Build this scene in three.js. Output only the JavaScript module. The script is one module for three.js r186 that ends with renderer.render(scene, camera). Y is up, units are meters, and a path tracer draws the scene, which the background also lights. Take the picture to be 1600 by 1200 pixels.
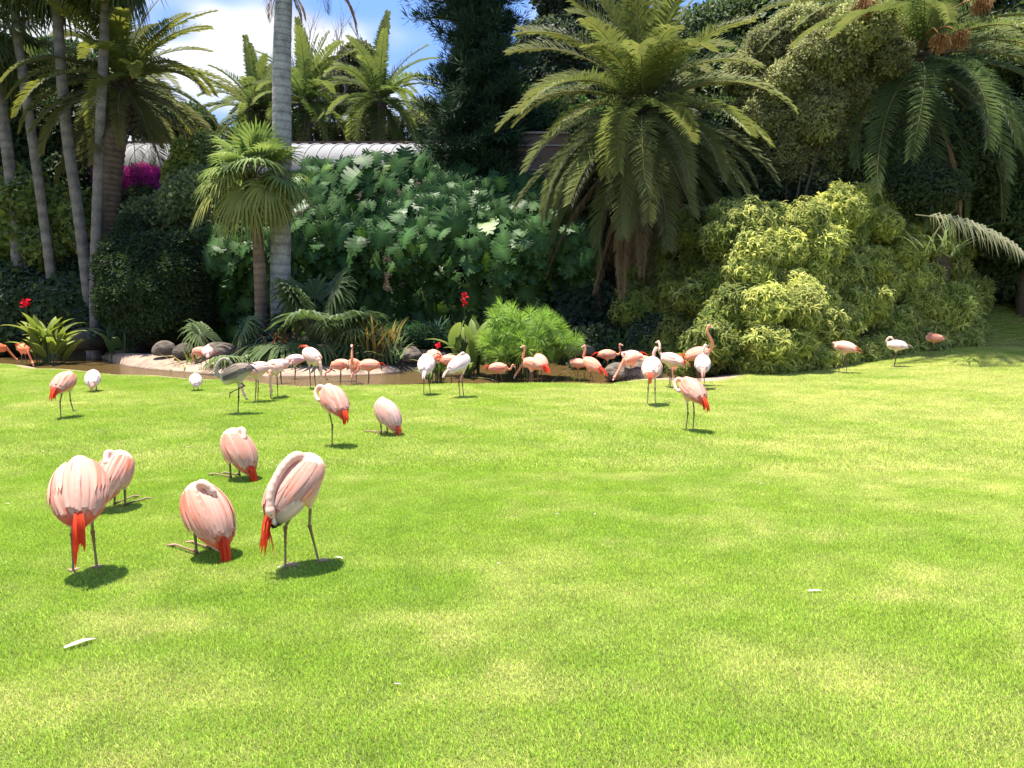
import * as THREE from 'three';
import { mergeGeometries } from 'three/addons/utils/BufferGeometryUtils.js';

// ---------------------------------------------------------------- camera, sky, sun, exposure
const scene = new THREE.Scene();
const FOCAL = 1202, EYE = 2.0, PITCH = -Math.atan(130 / FOCAL);
const camera = new THREE.PerspectiveCamera(53.1, 4 / 3, 0.1, 1500);
camera.position.set(0, EYE, 0);
camera.rotation.x = PITCH;
scene.add(camera);
const renderer = new THREE.WebGLRenderer({ antialias: true });
renderer.toneMapping = THREE.LinearToneMapping;
renderer.toneMappingExposure = 2.75;
renderer.shadowMap.enabled = true;
const SUN_DIR = new THREE.Vector3(-0.2, 1, -0.09).normalize();
const sun = new THREE.DirectionalLight(new THREE.Color(1.0, 0.93, 0.82), 4.8);
sun.name = 'sun';
sun.position.copy(SUN_DIR).multiplyScalar(120).add(new THREE.Vector3(0, 0, -20));
sun.target.position.set(0, 0, -20);
sun.castShadow = true;
sun.shadow.mapSize.set(4096, 4096);
Object.assign(sun.shadow.camera, { left: -45, right: 45, top: 45, bottom: -45, near: 10, far: 260 });
scene.add(sun, sun.target);

// ---------------------------------------------------------------- numbers
function rng(seed) { let s = seed >>> 0; return () => { s = (s + 0x6d2b79f5) | 0; let t = Math.imul(s ^ (s >>> 15), 1 | s); t = (t + Math.imul(t ^ (t >>> 7), 61 | t)) ^ t; return ((t ^ (t >>> 14)) >>> 0) / 4294967296; }; }
const clamp = THREE.MathUtils.clamp, lerp = THREE.MathUtils.lerp, RAD = Math.PI / 180;
const sstep = (a, b, x) => { const t = clamp((x - a) / (b - a), 0, 1); return t * t * (3 - 2 * t); };
const V = (x, y, z) => new THREE.Vector3(x, y, z);
const hash2 = (x, y, s) => { let h = Math.imul(x, 374761393) + Math.imul(y, 668265263) + Math.imul(s, 1442695041); h = Math.imul(h ^ (h >>> 13), 1274126177); return ((h ^ (h >>> 16)) >>> 0) / 4294967296; };
function vnoise(x, y, s = 0) {
  const ix = Math.floor(x), iy = Math.floor(y), fx = x - ix, fy = y - iy, a = fx * fx * (3 - 2 * fx), b = fy * fy * (3 - 2 * fy);
  return lerp(lerp(hash2(ix, iy, s), hash2(ix + 1, iy, s), a), lerp(hash2(ix, iy + 1, s), hash2(ix + 1, iy + 1, s), a), b);
}
const fbm = (x, y, o = 4, s = 0) => { let v = 0, a = 0.5, n = 0; for (let i = 0; i < o; i++) { v += a * vnoise(x, y, s + i); n += a; a *= 0.5; x *= 2.03; y *= 2.03; } return v / n; };
const noise3 = (x, y, z, s = 0) => (vnoise(x + z * 0.7, y - z * 0.4, s) + vnoise(y + 5.2 + x * 0.3, z + 1.7, s + 3) + vnoise(z - 3.1, x + 8.8 - y * 0.5, s + 7)) / 3;
const mixc = (a, b, t) => [lerp(a[0], b[0], t), lerp(a[1], b[1], t), lerp(a[2], b[2], t)];
const mulc = (a, k) => [a[0] * k, a[1] * k, a[2] * k];
// table lookup with linear interpolation
function table(rows) { return (x) => { if (x <= rows[0][0]) return rows[0][1]; for (let i = 1; i < rows.length; i++) if (x <= rows[i][0]) { const t = (x - rows[i - 1][0]) / (rows[i][0] - rows[i - 1][0]); return lerp(rows[i - 1][1], rows[i][1], t * t * (3 - 2 * t)); } return rows[rows.length - 1][1]; }; }

// a point of the world on the line of sight through a pixel of the photograph, a given distance into the scene
const cP = Math.cos(PITCH), sP = Math.sin(PITCH);
function sight(px, py) { const x = (px - 800) / FOCAL, y = -(py - 600) / FOCAL; return [x, y * cP + sP, y * sP - cP]; }
function P(px, py, d) { const [x, y, z] = sight(px, py), k = d / -z; return V(x * k, EYE + y * k, -d); }
const mpp = (d) => d / FOCAL;   // metres per pixel at that distance

// ---------------------------------------------------------------- sky
{
  const W = 1024, H = 512, data = new Float32Array(W * H * 4);
  for (let r = 0; r < H; r++) {
    const up = ((r + 0.5) / H - 0.5) * Math.PI, y = Math.sin(up);
    for (let c = 0; c < W; c++) {
      const az = ((c + 0.5) / W - 0.5) * 2 * Math.PI, x = Math.cos(az) * Math.cos(up), z = Math.sin(az) * Math.cos(up);
      const e = Math.max(y, 0.0), hz = Math.pow(1 - e, 3);
      let sky = mixc([0.15, 0.34, 0.86], [0.36, 0.54, 0.92], hz);
      const k = 1 / (e + 0.22), cx = x * k, cz = z * k;
      const n = fbm(cx * 1.5 + 3.1, cz * 1.5 + 7.7, 5, 11), fine = fbm(cx * 6 + 1.3, cz * 6, 3, 23);
      // broad cloud fields that come and go round the sky
      const side = 0.5 + 0.5 * Math.sin(az * 3 + 0.55) * 0.8;
      const cov = sstep(0.47, 0.62, n * 0.8 + fine * 0.2 + (side - 0.5) * 0.36 + hz * 0.03 - 0.01);
      const white = mulc([0.96, 0.97, 1.0], 0.74 + 0.7 * (fine - 0.45));
      sky = mixc(sky, white, cov * 0.94);
      if (y < 0) sky = [0.18, 0.2, 0.14];
      const i = (r * W + c) * 4; data[i] = sky[0]; data[i + 1] = sky[1]; data[i + 2] = sky[2]; data[i + 3] = 1;
    }
  }
  const t = new THREE.DataTexture(data, W, H, THREE.RGBAFormat, THREE.FloatType);
  t.mapping = THREE.EquirectangularReflectionMapping; t.magFilter = THREE.LinearFilter; t.needsUpdate = true;
  scene.background = t; scene.environment = t;
  scene.backgroundIntensity = 0.54; scene.environmentIntensity = 0.54;
}

// ---------------------------------------------------------------- naming
const used = new Map();
function numbered(name) { const n = used.get(name) ?? 0; used.set(name, n + 1); return n ? name + '_' + String(n).padStart(3, '0') : name; }
function tag(o, label, category, group) { o.userData.label = label; o.userData.category = category; if (group) o.userData.group = group; return o; }
function lit(m) { m.castShadow = m.receiveShadow = true; return m; }
function struct(name, geo, mat) { const m = lit(new THREE.Mesh(geo, mat)); m.name = numbered(name); m.userData.kind = 'structure'; scene.add(m); return m; }
function thing(name, label, category, pos, turn = 0, group) { const g = new THREE.Group(); g.name = numbered(name); g.position.copy(pos ?? V(0, 0, 0)); g.rotation.y = turn; tag(g, label, category, group); scene.add(g); return g; }
function part(name, geo, mat, parent) { const m = lit(new THREE.Mesh(geo, mat)); m.name = name; parent.add(m); return m; }
const M4 = new THREE.Matrix4(), Q0 = new THREE.Quaternion(), E0 = new THREE.Euler(), S0 = V(1, 1, 1);
// many copies of one small geometry as one uncountable part; list of {p, q, s, c}
function mass(name, geo, mat, list, parent, kind = 'stuff') {
  const m = lit(new THREE.InstancedMesh(geo, mat, list.length)); m.name = name; const c = new THREE.Color();
  list.forEach((o, i) => { M4.compose(o.p, o.q, typeof o.s === 'number' ? S0.setScalar(o.s) : S0.copy(o.s)); m.setMatrixAt(i, M4); if (o.c) m.setColorAt(i, c.setRGB(...o.c)); });
  if (kind) m.userData.kind = kind; parent.add(m); return m;
}
const UPV = V(0, 1, 0);
function quatTo(dir, spin) { const q = new THREE.Quaternion().setFromUnitVectors(UPV, dir); return q.multiply(new THREE.Quaternion().setFromAxisAngle(UPV, spin)); }

// ---------------------------------------------------------------- mesh builder
class MB {
  constructor() { this.p = []; this.c = []; this.i = []; this.u = []; }
  v(p, c, u = 0, w = 0) { this.p.push(p.x, p.y, p.z); this.c.push(c[0], c[1], c[2]); this.u.push(u, w); return this.p.length / 3 - 1; }
  tri(a, b, c) { this.i.push(a, b, c); }
  quad(a, b, c, d) { this.i.push(a, b, c, a, c, d); }
  // swept round section; col(t, k) gives the colour at a station
  tube(pts, rad, sides, col, squash) {
    const n = pts.length, cf = typeof col === 'function' ? col : () => col; let side = null, len = 0; const rings = [];
    for (let k = 0; k < n; k++) {
      const t = pts[Math.min(k + 1, n - 1)].clone().sub(pts[Math.max(k - 1, 0)]).normalize();
      if (k) len += pts[k].distanceTo(pts[k - 1]);
      if (!side) side = Math.abs(t.y) > 0.9 ? V(1, 0, 0) : V(0, 1, 0);
      side = side.clone().addScaledVector(t, -side.dot(t)).normalize();
      const up = t.clone().cross(side).normalize(), r = typeof rad === 'function' ? rad(k / (n - 1), k) : rad[k], ring = [];
      for (let j = 0; j <= sides; j++) { const a = j / sides * Math.PI * 2; ring.push(this.v(pts[k].clone().addScaledVector(side, Math.cos(a) * r).addScaledVector(up, Math.sin(a) * r * (squash ?? 1)), cf(k / (n - 1), k, a), j / sides * r * 6.28, len)); }
      rings.push(ring);
    }
    for (let k = 0; k < n - 1; k++) for (let j = 0; j < sides; j++) this.quad(rings[k][j], rings[k][j + 1], rings[k + 1][j + 1], rings[k + 1][j]);
    for (const [k, flip] of [[0, 0], [n - 1, 1]]) { const c = this.v(pts[k], cf(k / (n - 1), k, 0)); for (let j = 0; j < sides; j++) flip ? this.tri(c, rings[k][j], rings[k][j + 1]) : this.tri(c, rings[k][j + 1], rings[k][j]); }
  }
  // leaf blade along pts; side[k] is the sideways unit vector; fold lifts the edges, in parts of the width
  blade(pts, sides, width, fold, col) {
    const n = pts.length, rows = []; const cf = typeof col === 'function' ? col : () => col;
    for (let k = 0; k < n; k++) {
      const t = k / (n - 1), w = typeof width === 'function' ? width(t) : width[k], s = Array.isArray(sides) ? sides[k] : sides;
      const tan = pts[Math.min(k + 1, n - 1)].clone().sub(pts[Math.max(k - 1, 0)]).normalize(), nor = s.clone().cross(tan).normalize();
      if (w < 1e-5) { rows.push([this.v(pts[k], cf(t, 0))]); continue; }
      rows.push([this.v(pts[k].clone().addScaledVector(s, -w).addScaledVector(nor, fold * w), cf(t, -1), -w, t), this.v(pts[k], cf(t, 0), 0, t), this.v(pts[k].clone().addScaledVector(s, w).addScaledVector(nor, fold * w), cf(t, 1), w, t)]);
    }
    for (let k = 0; k < n - 1; k++) {
      const a = rows[k], b = rows[k + 1];
      if (a.length === 3 && b.length === 3) { this.quad(a[0], a[1], b[1], b[0]); this.quad(a[1], a[2], b[2], b[1]); }
      else if (a.length === 3) { this.tri(a[0], a[1], b[0]); this.tri(a[1], a[2], b[0]); }
      else if (b.length === 3) { this.tri(a[0], b[1], b[0]); this.tri(a[0], b[2], b[1]); }
    }
  }
  geo(smooth = true) {
    const g = new THREE.BufferGeometry();
    g.setAttribute('position', new THREE.Float32BufferAttribute(this.p, 3)); g.setAttribute('color', new THREE.Float32BufferAttribute(this.c, 3)); g.setAttribute('uv', new THREE.Float32BufferAttribute(this.u, 2));
    g.setIndex(this.i); if (smooth) g.computeVertexNormals(); return g;
  }
}
const spline = (pts, n) => new THREE.CatmullRomCurve3(pts, false, 'centripetal').getPoints(n);

// ---------------------------------------------------------------- textures and materials
function dataTex(size, f, srgb) {
  const d = new Uint8Array(size * size * 4);
  for (let y = 0; y < size; y++) for (let x = 0; x < size; x++) { const c = f(x / size, y / size), i = (y * size + x) * 4; d[i] = c[0] * 255; d[i + 1] = c[1] * 255; d[i + 2] = c[2] * 255; d[i + 3] = 255; }
  const t = new THREE.DataTexture(d, size, size); t.wrapS = t.wrapT = THREE.RepeatWrapping; t.magFilter = THREE.LinearFilter; t.minFilter = THREE.LinearMipmapLinearFilter; t.generateMipmaps = true;
  if (srgb) t.colorSpace = THREE.SRGBColorSpace; t.needsUpdate = true; return t;
}
// noise that wraps
const wrapNoise = (u, v, n, s) => { const x = u * n, y = v * n, ix = Math.floor(x), iy = Math.floor(y), fx = x - ix, fy = y - iy, a = fx * fx * (3 - 2 * fx), b = fy * fy * (3 - 2 * fy), h = (i, j) => hash2(((i % n) + n) % n, ((j % n) + n) % n, s); return lerp(lerp(h(ix, iy), h(ix + 1, iy), a), lerp(h(ix, iy + 1), h(ix + 1, iy + 1), a), b); };
const roughTex = dataTex(256, (u, v) => { const n = 0.45 * wrapNoise(u, v, 6, 1) + 0.3 * wrapNoise(u, v, 19, 2) + 0.25 * wrapNoise(u, v, 70, 3); return [n, n, n]; });
const mottleTex = dataTex(512, (u, v) => { const n = 0.4 * wrapNoise(u, v, 5, 4) + 0.35 * wrapNoise(u, v, 23, 5) + 0.25 * wrapNoise(u, v, 120, 6), k = 0.62 + 0.55 * n; const m = Math.min(1, k); return [m, m, m * 0.99]; }, true);
const rep = (t, x, y = x) => { const c = t.clone(); c.repeat.set(x, y); c.needsUpdate = true; return c; };
const barkM = new THREE.MeshStandardMaterial({ name: 'bark', vertexColors: true, roughness: 0.95, map: rep(mottleTex, 1.2, 0.9), bumpMap: rep(roughTex, 2, 2), bumpScale: 0.02, side: THREE.DoubleSide });
const leaf = (o) => new THREE.MeshPhysicalMaterial({ vertexColors: true, side: THREE.DoubleSide, roughness: 1, transmission: 0.45, thickness: 0, specularIntensity: 0.4, ...o });
const leafM = leaf({ name: 'leaf', clearcoat: 0.35, clearcoatRoughness: 0.45 });
const softLeafM = leaf({ name: 'soft_leaf', transmission: 0.5, clearcoat: 0.12, clearcoatRoughness: 0.6 });
const glossLeafM = leaf({ name: 'gloss_leaf', transmission: 0.2, clearcoat: 0.3, clearcoatRoughness: 0.4, specularIntensity: 0.2 });
const dryLeafM = leaf({ name: 'dry_leaf', transmission: 0.2 });
const grassM = leaf({ name: 'grass_blade', transmission: 0.35, clearcoat: 0.25, clearcoatRoughness: 0.5 });
const plumeM = new THREE.MeshPhysicalMaterial({ name: 'plumage', vertexColors: true, side: THREE.DoubleSide, roughness: 0.9, sheen: 0.25, sheenRoughness: 0.6, sheenColor: new THREE.Color(1, 0.85, 0.8), specularIntensity: 0.4 });
const plumeThinM = leaf({ name: 'feather', transmission: 0.3, specularIntensity: 0.3 });
const hornM = new THREE.MeshStandardMaterial({ name: 'beak', vertexColors: true, roughness: 0.5 });
const eyeM = new THREE.MeshStandardMaterial({ name: 'eye', color: new THREE.Color(0.05, 0.035, 0.01), roughness: 0.15 });
const petalM = leaf({ name: 'petal', transmission: 0.35, specularIntensity: 0.3 });
const rockM = new THREE.MeshStandardMaterial({ name: 'rock', vertexColors: true, roughness: 0.95, bumpMap: rep(roughTex, 3), bumpScale: 0.03 });
const concreteM = new THREE.MeshStandardMaterial({ name: 'concrete', vertexColors: true, roughness: 0.95, map: rep(mottleTex, 0.35), bumpMap: rep(roughTex, 1.5), bumpScale: 0.008, side: THREE.DoubleSide });
const soilM = new THREE.MeshStandardMaterial({ name: 'soil', color: new THREE.Color(0.045, 0.034, 0.022), roughness: 1, map: rep(mottleTex, 0.4), bumpMap: rep(roughTex, 1.2), bumpScale: 0.05, side: THREE.DoubleSide });

// ================================================================ the ground
// far edge of the lawn by x, far edge of the pond by x
const lawnEdge = table([[-60, 26], [-16.3, 24.2], [-14, 22.6], [-10.4, 20.7], [-7.7, 19.5], [-4.9, 17.9], [-3, 18.2], [-1.2, 18.5], [0.9, 18.7], [2.3, 18.4], [3.4, 19.4], [4.8, 18.9], [7, 21.4], [8.8, 23.4], [11.7, 25.6], [15, 30], [22, 44], [60, 60]]);
const rimWidth = table([[-60, 1], [-9, 1.1], [-5.5, 0.9], [-3.6, 0.25], [2.6, 0.3], [3.3, 1.2], [4.2, 2.4], [6, 2.2], [7, 0.7], [8, 0.1], [60, 0.1]]);
const pondFar = table([[-60, 31], [-12.5, 30], [-9.8, 25.4], [-7, 23.4], [-3, 23.4], [-1, 27.0], [4.5, 26.5], [7, 22.5], [8.5, 20], [60, 0]]);
const WATER = -0.13;
const lawnH = (x, d) => 0.42 * sstep(7, 17, x) * sstep(17, 28, d) + 0.34 * Math.max(0, d - 27) * sstep(12, 18, x) + 0.03 * (fbm(x * 0.25, d * 0.25, 2, 5) - 0.5);
function soilH(x, d) {
  const far = pondFar(x), hill = sstep(29.8, 34.2, d + (x > 6 ? -0.5 : 0)) * 6.6 + sstep(33, 60, d) * 1.5;
  return -0.15 + sstep(far - 0.6, far + 0.9, d) * 0.42 + Math.max(0, d - far) * 0.05 + hill + 0.12 * (fbm(x * 0.6, d * 0.6, 3, 8) - 0.5);
}
const baseH = (x, d) => {
  const e = lawnEdge(x) + rimWidth(x);
  if (d < e - 0.3) return lawnH(x, d) - 0.12;
  const inPond = sstep(e - 0.3, e + 0.5, d) * (1 - sstep(pondFar(x) - 1, pondFar(x), d));
  const s = pondFar(x) > e ? lerp(-0.1, soilH(x, d), sstep(pondFar(x) - 1, pondFar(x) + 0.1, d)) : Math.max(soilH(x, d), lawnH(x, d) - 0.12);
  return lerp(s, -0.75, inPond);
};
const groundY = (x, d) => (d < lawnEdge(x) ? lawnH(x, d) : baseH(x, d));
// where a line of sight meets the lawn
function G(px, py) { let d = FOCAL * EYE / Math.max(py - 470, 20), p; for (let k = 0; k < 12; k++) { p = P(px, py, d); const h = lawnH(p.x, d), s = (py - 470) / FOCAL; d = lerp(d, (EYE - h) / Math.max(s, 0.01), 0.7); } p = P(px, py, d); p.y = lawnH(p.x, d); return p; }
const onSoil = (px, d) => { const p = P(px, 500, d); p.y = groundY(p.x, d); return p; };

function grid(xs, ts, f, col, uvs = 1) {
  const m = new MB(); xs.forEach((x, a) => ts.forEach((t, b) => { const p = f(x, t); m.v(p, col ? col(p, x, t) : [1, 1, 1], p.x * uvs, p.z * uvs); }));
  const n = ts.length; for (let a = 0; a < xs.length - 1; a++) for (let b = 0; b < n - 1; b++) { const i = a * n + b; m.quad(i, i + n, i + n + 1, i + 1); }
  const g = m.geo(); return g;
}
const steps = (a, b, s) => { const r = []; const n = Math.max(1, Math.round((b - a) / s)); for (let i = 0; i <= n; i++) r.push(a + (b - a) * i / n); return r; };
{
  const xs = [-400, -200, -110, -60, ...steps(-40, 40, 0.45), 60, 110, 200, 400], zs = [-30, -12, ...steps(-5, 46, 0.4), 55, 75, 110, 200, 420];
  struct('ground', grid(xs, zs, (x, d) => V(x, baseH(clamp(x, -60, 60), d), -d)), soilM);
}
// lawn sheet, mown grass over thatch
const patch = (x, d) => { // how dry the turf is: broad worn areas, mowing streaks, small scuffs
  const w = sstep(-3, 7, x) * 0.2 + 0.10 * sstep(6, 14, d) - 0.06;
  return clamp(sstep(0.38, 0.92, 0.34 * fbm(x * 0.5 + 9, d * 0.8, 3, 31) + 0.36 * fbm(x * 1.3 + d * 0.3, d * 2.6, 3, 37) + 0.3 * fbm(x * 5, d * 6, 3, 39) + w) * 0.9 + 0.35 * sstep(0.72, 0.82, vnoise(x * 2.3, d * 3.2, 41)), 0, 1);
};
const lawnM = new THREE.MeshStandardMaterial({ name: 'thatch', vertexColors: true, roughness: 1, side: THREE.DoubleSide, bumpMap: rep(roughTex, 4), bumpScale: 0.02, map: rep(mottleTex, 0.9) });
{
  const ts = []; for (let i = 0; i <= 170; i++) ts.push(i / 170); const tail = [1.0005, 1.001];
  struct('lawn', grid([-60, ...steps(-32, 32, 0.25), 60], [...ts, ...tail], (x, t) => { const e = lawnEdge(x); if (t > 1) return V(x, lawnH(x, e) - (t > 1.0007 ? 0.4 : 0.06), -e - (t - 1) * 20); const d = lerp(-6, e, t); return V(x, lawnH(x, d), -d); },
    (p) => mixc([0.11, 0.16, 0.02], [0.34, 0.32, 0.09], patch(p.x, -p.z))), lawnM);
}
{
  const r = rng(77), blades = (n, rad, h, w) => {
    const m = new MB();
    for (let i = 0; i < n; i++) {
      const a = r() * 6.283, q = Math.sqrt(r()) * rad, b = V(Math.cos(a) * q, -0.004, Math.sin(a) * q), la = r() * 6.283, lean = 0.25 + 0.9 * r(), hh = h * (0.6 + 0.7 * r());
      const tip = b.clone().add(V(Math.cos(la) * lean * hh, hh, Math.sin(la) * lean * hh)), s = V(-Math.sin(la + 0.6), 0, Math.cos(la + 0.6)).multiplyScalar(w * (0.7 + 0.6 * r()));
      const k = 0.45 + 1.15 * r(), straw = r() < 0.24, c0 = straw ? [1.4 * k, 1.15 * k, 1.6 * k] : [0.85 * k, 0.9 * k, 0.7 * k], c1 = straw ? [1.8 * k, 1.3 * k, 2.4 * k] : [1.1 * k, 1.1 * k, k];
      m.tri(m.v(b.clone().sub(s), c0), m.v(b.clone().add(s), c0), m.v(tip, c1));
    }
    return m.geo();
  };
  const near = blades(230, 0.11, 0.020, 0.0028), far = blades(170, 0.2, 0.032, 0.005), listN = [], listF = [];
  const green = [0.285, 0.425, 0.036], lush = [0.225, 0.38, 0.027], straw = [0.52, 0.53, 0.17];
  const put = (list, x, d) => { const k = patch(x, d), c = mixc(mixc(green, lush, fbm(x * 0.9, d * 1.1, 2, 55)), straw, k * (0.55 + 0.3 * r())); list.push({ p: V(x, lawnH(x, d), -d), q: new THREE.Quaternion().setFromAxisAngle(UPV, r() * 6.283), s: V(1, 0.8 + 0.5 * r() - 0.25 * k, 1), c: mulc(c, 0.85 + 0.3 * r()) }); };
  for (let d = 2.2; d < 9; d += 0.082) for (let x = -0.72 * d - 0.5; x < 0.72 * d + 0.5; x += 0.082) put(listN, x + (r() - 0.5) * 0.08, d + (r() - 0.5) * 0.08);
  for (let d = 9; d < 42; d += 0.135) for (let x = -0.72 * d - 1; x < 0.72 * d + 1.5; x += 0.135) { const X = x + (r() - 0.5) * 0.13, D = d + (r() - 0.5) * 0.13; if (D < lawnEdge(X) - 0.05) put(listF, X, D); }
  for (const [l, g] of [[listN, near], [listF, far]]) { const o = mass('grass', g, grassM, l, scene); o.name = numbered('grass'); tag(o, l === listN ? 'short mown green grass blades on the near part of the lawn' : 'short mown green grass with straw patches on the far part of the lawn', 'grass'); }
}
// pond: floor is the ground; water, sloping concrete rim, and the concrete ledge in the water
{
  const rimC = (p) => mulc([0.37, 0.26, 0.19], 0.8 + 0.4 * fbm(p.x * 1.3, p.z * 2, 3, 61));
  const prof = [0, 0.12, 0.3, 0.55, 0.8, 1, 1.08];
  struct('pond_rim', grid(steps(-45, 7.6, 0.3), prof, (x, t) => { const d = lawnEdge(x) - 0.04 + t * rimWidth(x) * (1 + 0.25 * (fbm(x * 0.8, 3, 2, 9) - 0.5)); return V(x, t > 1 ? -0.6 : lawnH(x, lawnEdge(x)) + 0.012 - 0.17 * Math.pow(t, 1.4) + 0.01 * Math.sin(t * 3.1), -d); }, rimC), concreteM);
  const waterM = new THREE.MeshPhysicalMaterial({ name: 'water', color: new THREE.Color(0.11, 0.072, 0.026), roughness: 0.11, specularIntensity: 1, ior: 1.33, bumpMap: rep(roughTex, 0.5, 0.9), bumpScale: 0.03 });
  struct('pond_water', grid(steps(-50, 9, 1), steps(16, 33, 1), (x, d) => V(x, WATER, -d)), waterM);
  // ledge between the rim and the far bank
  const front = [[160, 559], [185, 569], [225, 576], [270, 580], [330, 584.5], [400, 588], [470, 588.5], [540, 587], [590, 585], [630, 580], [662, 574]], back = [[158, 557.5], [180, 552], [225, 552.5], [270, 555], [330, 558], [400, 562], [470, 566], [540, 568], [590, 566], [630, 567], [664, 572]];
  const A = front.map(([x, y]) => P(x, y, FOCAL * (EYE - WATER) / (y - 470))), B = back.map(([x, y], i) => P(x, y, -A[i].z + [0.2, 1.2, 1.9, 2.2, 2.2, 2.2, 2.2, 2.2, 2, 1.4, 0.3][i]));
  const a = spline(A, 60), b = spline(B, 60), m = new MB(), ts = [-0.06, 0, 0.08, 0.2, 0.4, 0.6, 0.8, 0.94, 1, 1.05];
  a.forEach((p, i) => ts.forEach((t) => { const q = p.clone().lerp(b[i], clamp(t, 0, 1.02)); q.y += 0.07 * Math.sin(clamp(t, 0, 1) * Math.PI) - (t < 0 || t > 1.01 ? 0.5 : 0); m.v(q, mulc([0.37, 0.26, 0.19], 0.72 + 0.45 * fbm(q.x * 1.6, q.z * 2, 3, 66)), q.x, q.z); }));
  for (let i = 0; i < a.length - 1; i++) for (let k = 0; k < ts.length - 1; k++) { const n = ts.length, o = i * n + k; m.quad(o, o + n, o + n + 1, o + 1); }
  struct('concrete_ledge', m.geo(), concreteM);
  // grey kerb that curves back from the end of the ledge
  const kp = spline([P(166, 557, 28.6), P(186, 551.5, 28.2), P(212, 548, 28.6), P(232, 543, 29.2), P(250, 539, 29.8)].map((p) => { p.y = Math.max(p.y, -0.05); return p; }), 20), k = new MB();
  k.tube(kp, () => 0.13, 8, (t) => mulc([0.22, 0.2, 0.185], 0.8 + 0.3 * vnoise(t * 9, 1)), 0.8);
  scene.add(Object.assign(lit(new THREE.Mesh(k.geo(), concreteM)), { name: 'curved_kerb', userData: { label: 'low grey curved kerb running back from the left tip of the concrete ledge', category: 'kerb' } }));
}

// ================================================================ leaves, fronds, bushes
// a spray of small pointed leaves round a point, y pointing out of the crown
function spray(seed, n, len, wid, reach, droop, c0, c1) {
  const r = rng(seed), m = new MB();
  for (let i = 0; i < n; i++) {
    const a = r() * 6.283, e = (r() * 1.7 - 0.35), d = V(Math.cos(a) * Math.cos(e), Math.sin(e), Math.sin(a) * Math.cos(e)), b = d.clone().multiplyScalar(reach * (0.15 + 0.85 * r())), L = len * (0.7 + 0.6 * r()), s = d.clone().cross(V(r() - 0.5, 1, r() - 0.5)).normalize(), c = mixc(c0, c1, r());
    const mid = b.clone().addScaledVector(d, L * 0.5), tip = b.clone().addScaledVector(d, L).add(V(0, -droop * L, 0)); mid.y -= droop * L * 0.2;
    const w = wid * (0.8 + 0.4 * r()), n2 = s.clone().cross(d).normalize().multiplyScalar(w * 0.35), A = m.v(b, c), Bm = m.v(mid.clone().addScaledVector(s, w).add(n2), c), C = m.v(tip, c), D = m.v(mid.clone().addScaledVector(s, -w).add(n2), c), K = m.v(mid, mulc(c, 0.92));
    m.tri(A, Bm, K); m.tri(Bm, C, K); m.tri(K, C, D); m.tri(A, K, D);
  }
  return m.geo();
}
// whorl of long drooping leaves, as at the shoot ends of the big shrub
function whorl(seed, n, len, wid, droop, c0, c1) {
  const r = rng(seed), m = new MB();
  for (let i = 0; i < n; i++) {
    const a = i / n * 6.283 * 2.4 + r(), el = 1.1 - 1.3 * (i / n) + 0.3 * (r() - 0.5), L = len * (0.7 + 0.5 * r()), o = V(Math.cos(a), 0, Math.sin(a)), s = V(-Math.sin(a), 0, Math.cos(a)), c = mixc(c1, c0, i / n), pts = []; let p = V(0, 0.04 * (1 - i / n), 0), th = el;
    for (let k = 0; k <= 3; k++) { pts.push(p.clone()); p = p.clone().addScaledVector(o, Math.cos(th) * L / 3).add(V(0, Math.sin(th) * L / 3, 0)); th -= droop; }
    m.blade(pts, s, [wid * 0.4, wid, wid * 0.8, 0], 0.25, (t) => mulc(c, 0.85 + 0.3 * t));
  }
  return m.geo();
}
// paddle leaves (canna), strap leaves (agave, dracaena)
function paddle(L, w, el, bend, c0, c1, fold = 0.3, n = 7, tipw = 0.6) {
  const m = new MB(), pts = []; let p = V(0, 0, 0), th = el; for (let k = 0; k <= n; k++) { pts.push(p.clone()); p = p.clone().add(V(Math.cos(th), Math.sin(th), 0).multiplyScalar(L / n)); th -= bend / n * (0.5 + k / n); }
  m.blade(pts, V(0, 0, 1), (t) => (t > 0.999 ? 0 : w * Math.pow(Math.sin(Math.PI * Math.pow(0.06 + 0.94 * t, tipw)), 0.8) + 0.002), fold, (t, e) => mixc(c0, c1, t * 0.7 + 0.3 * Math.abs(e))); return m.geo();
}
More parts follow.
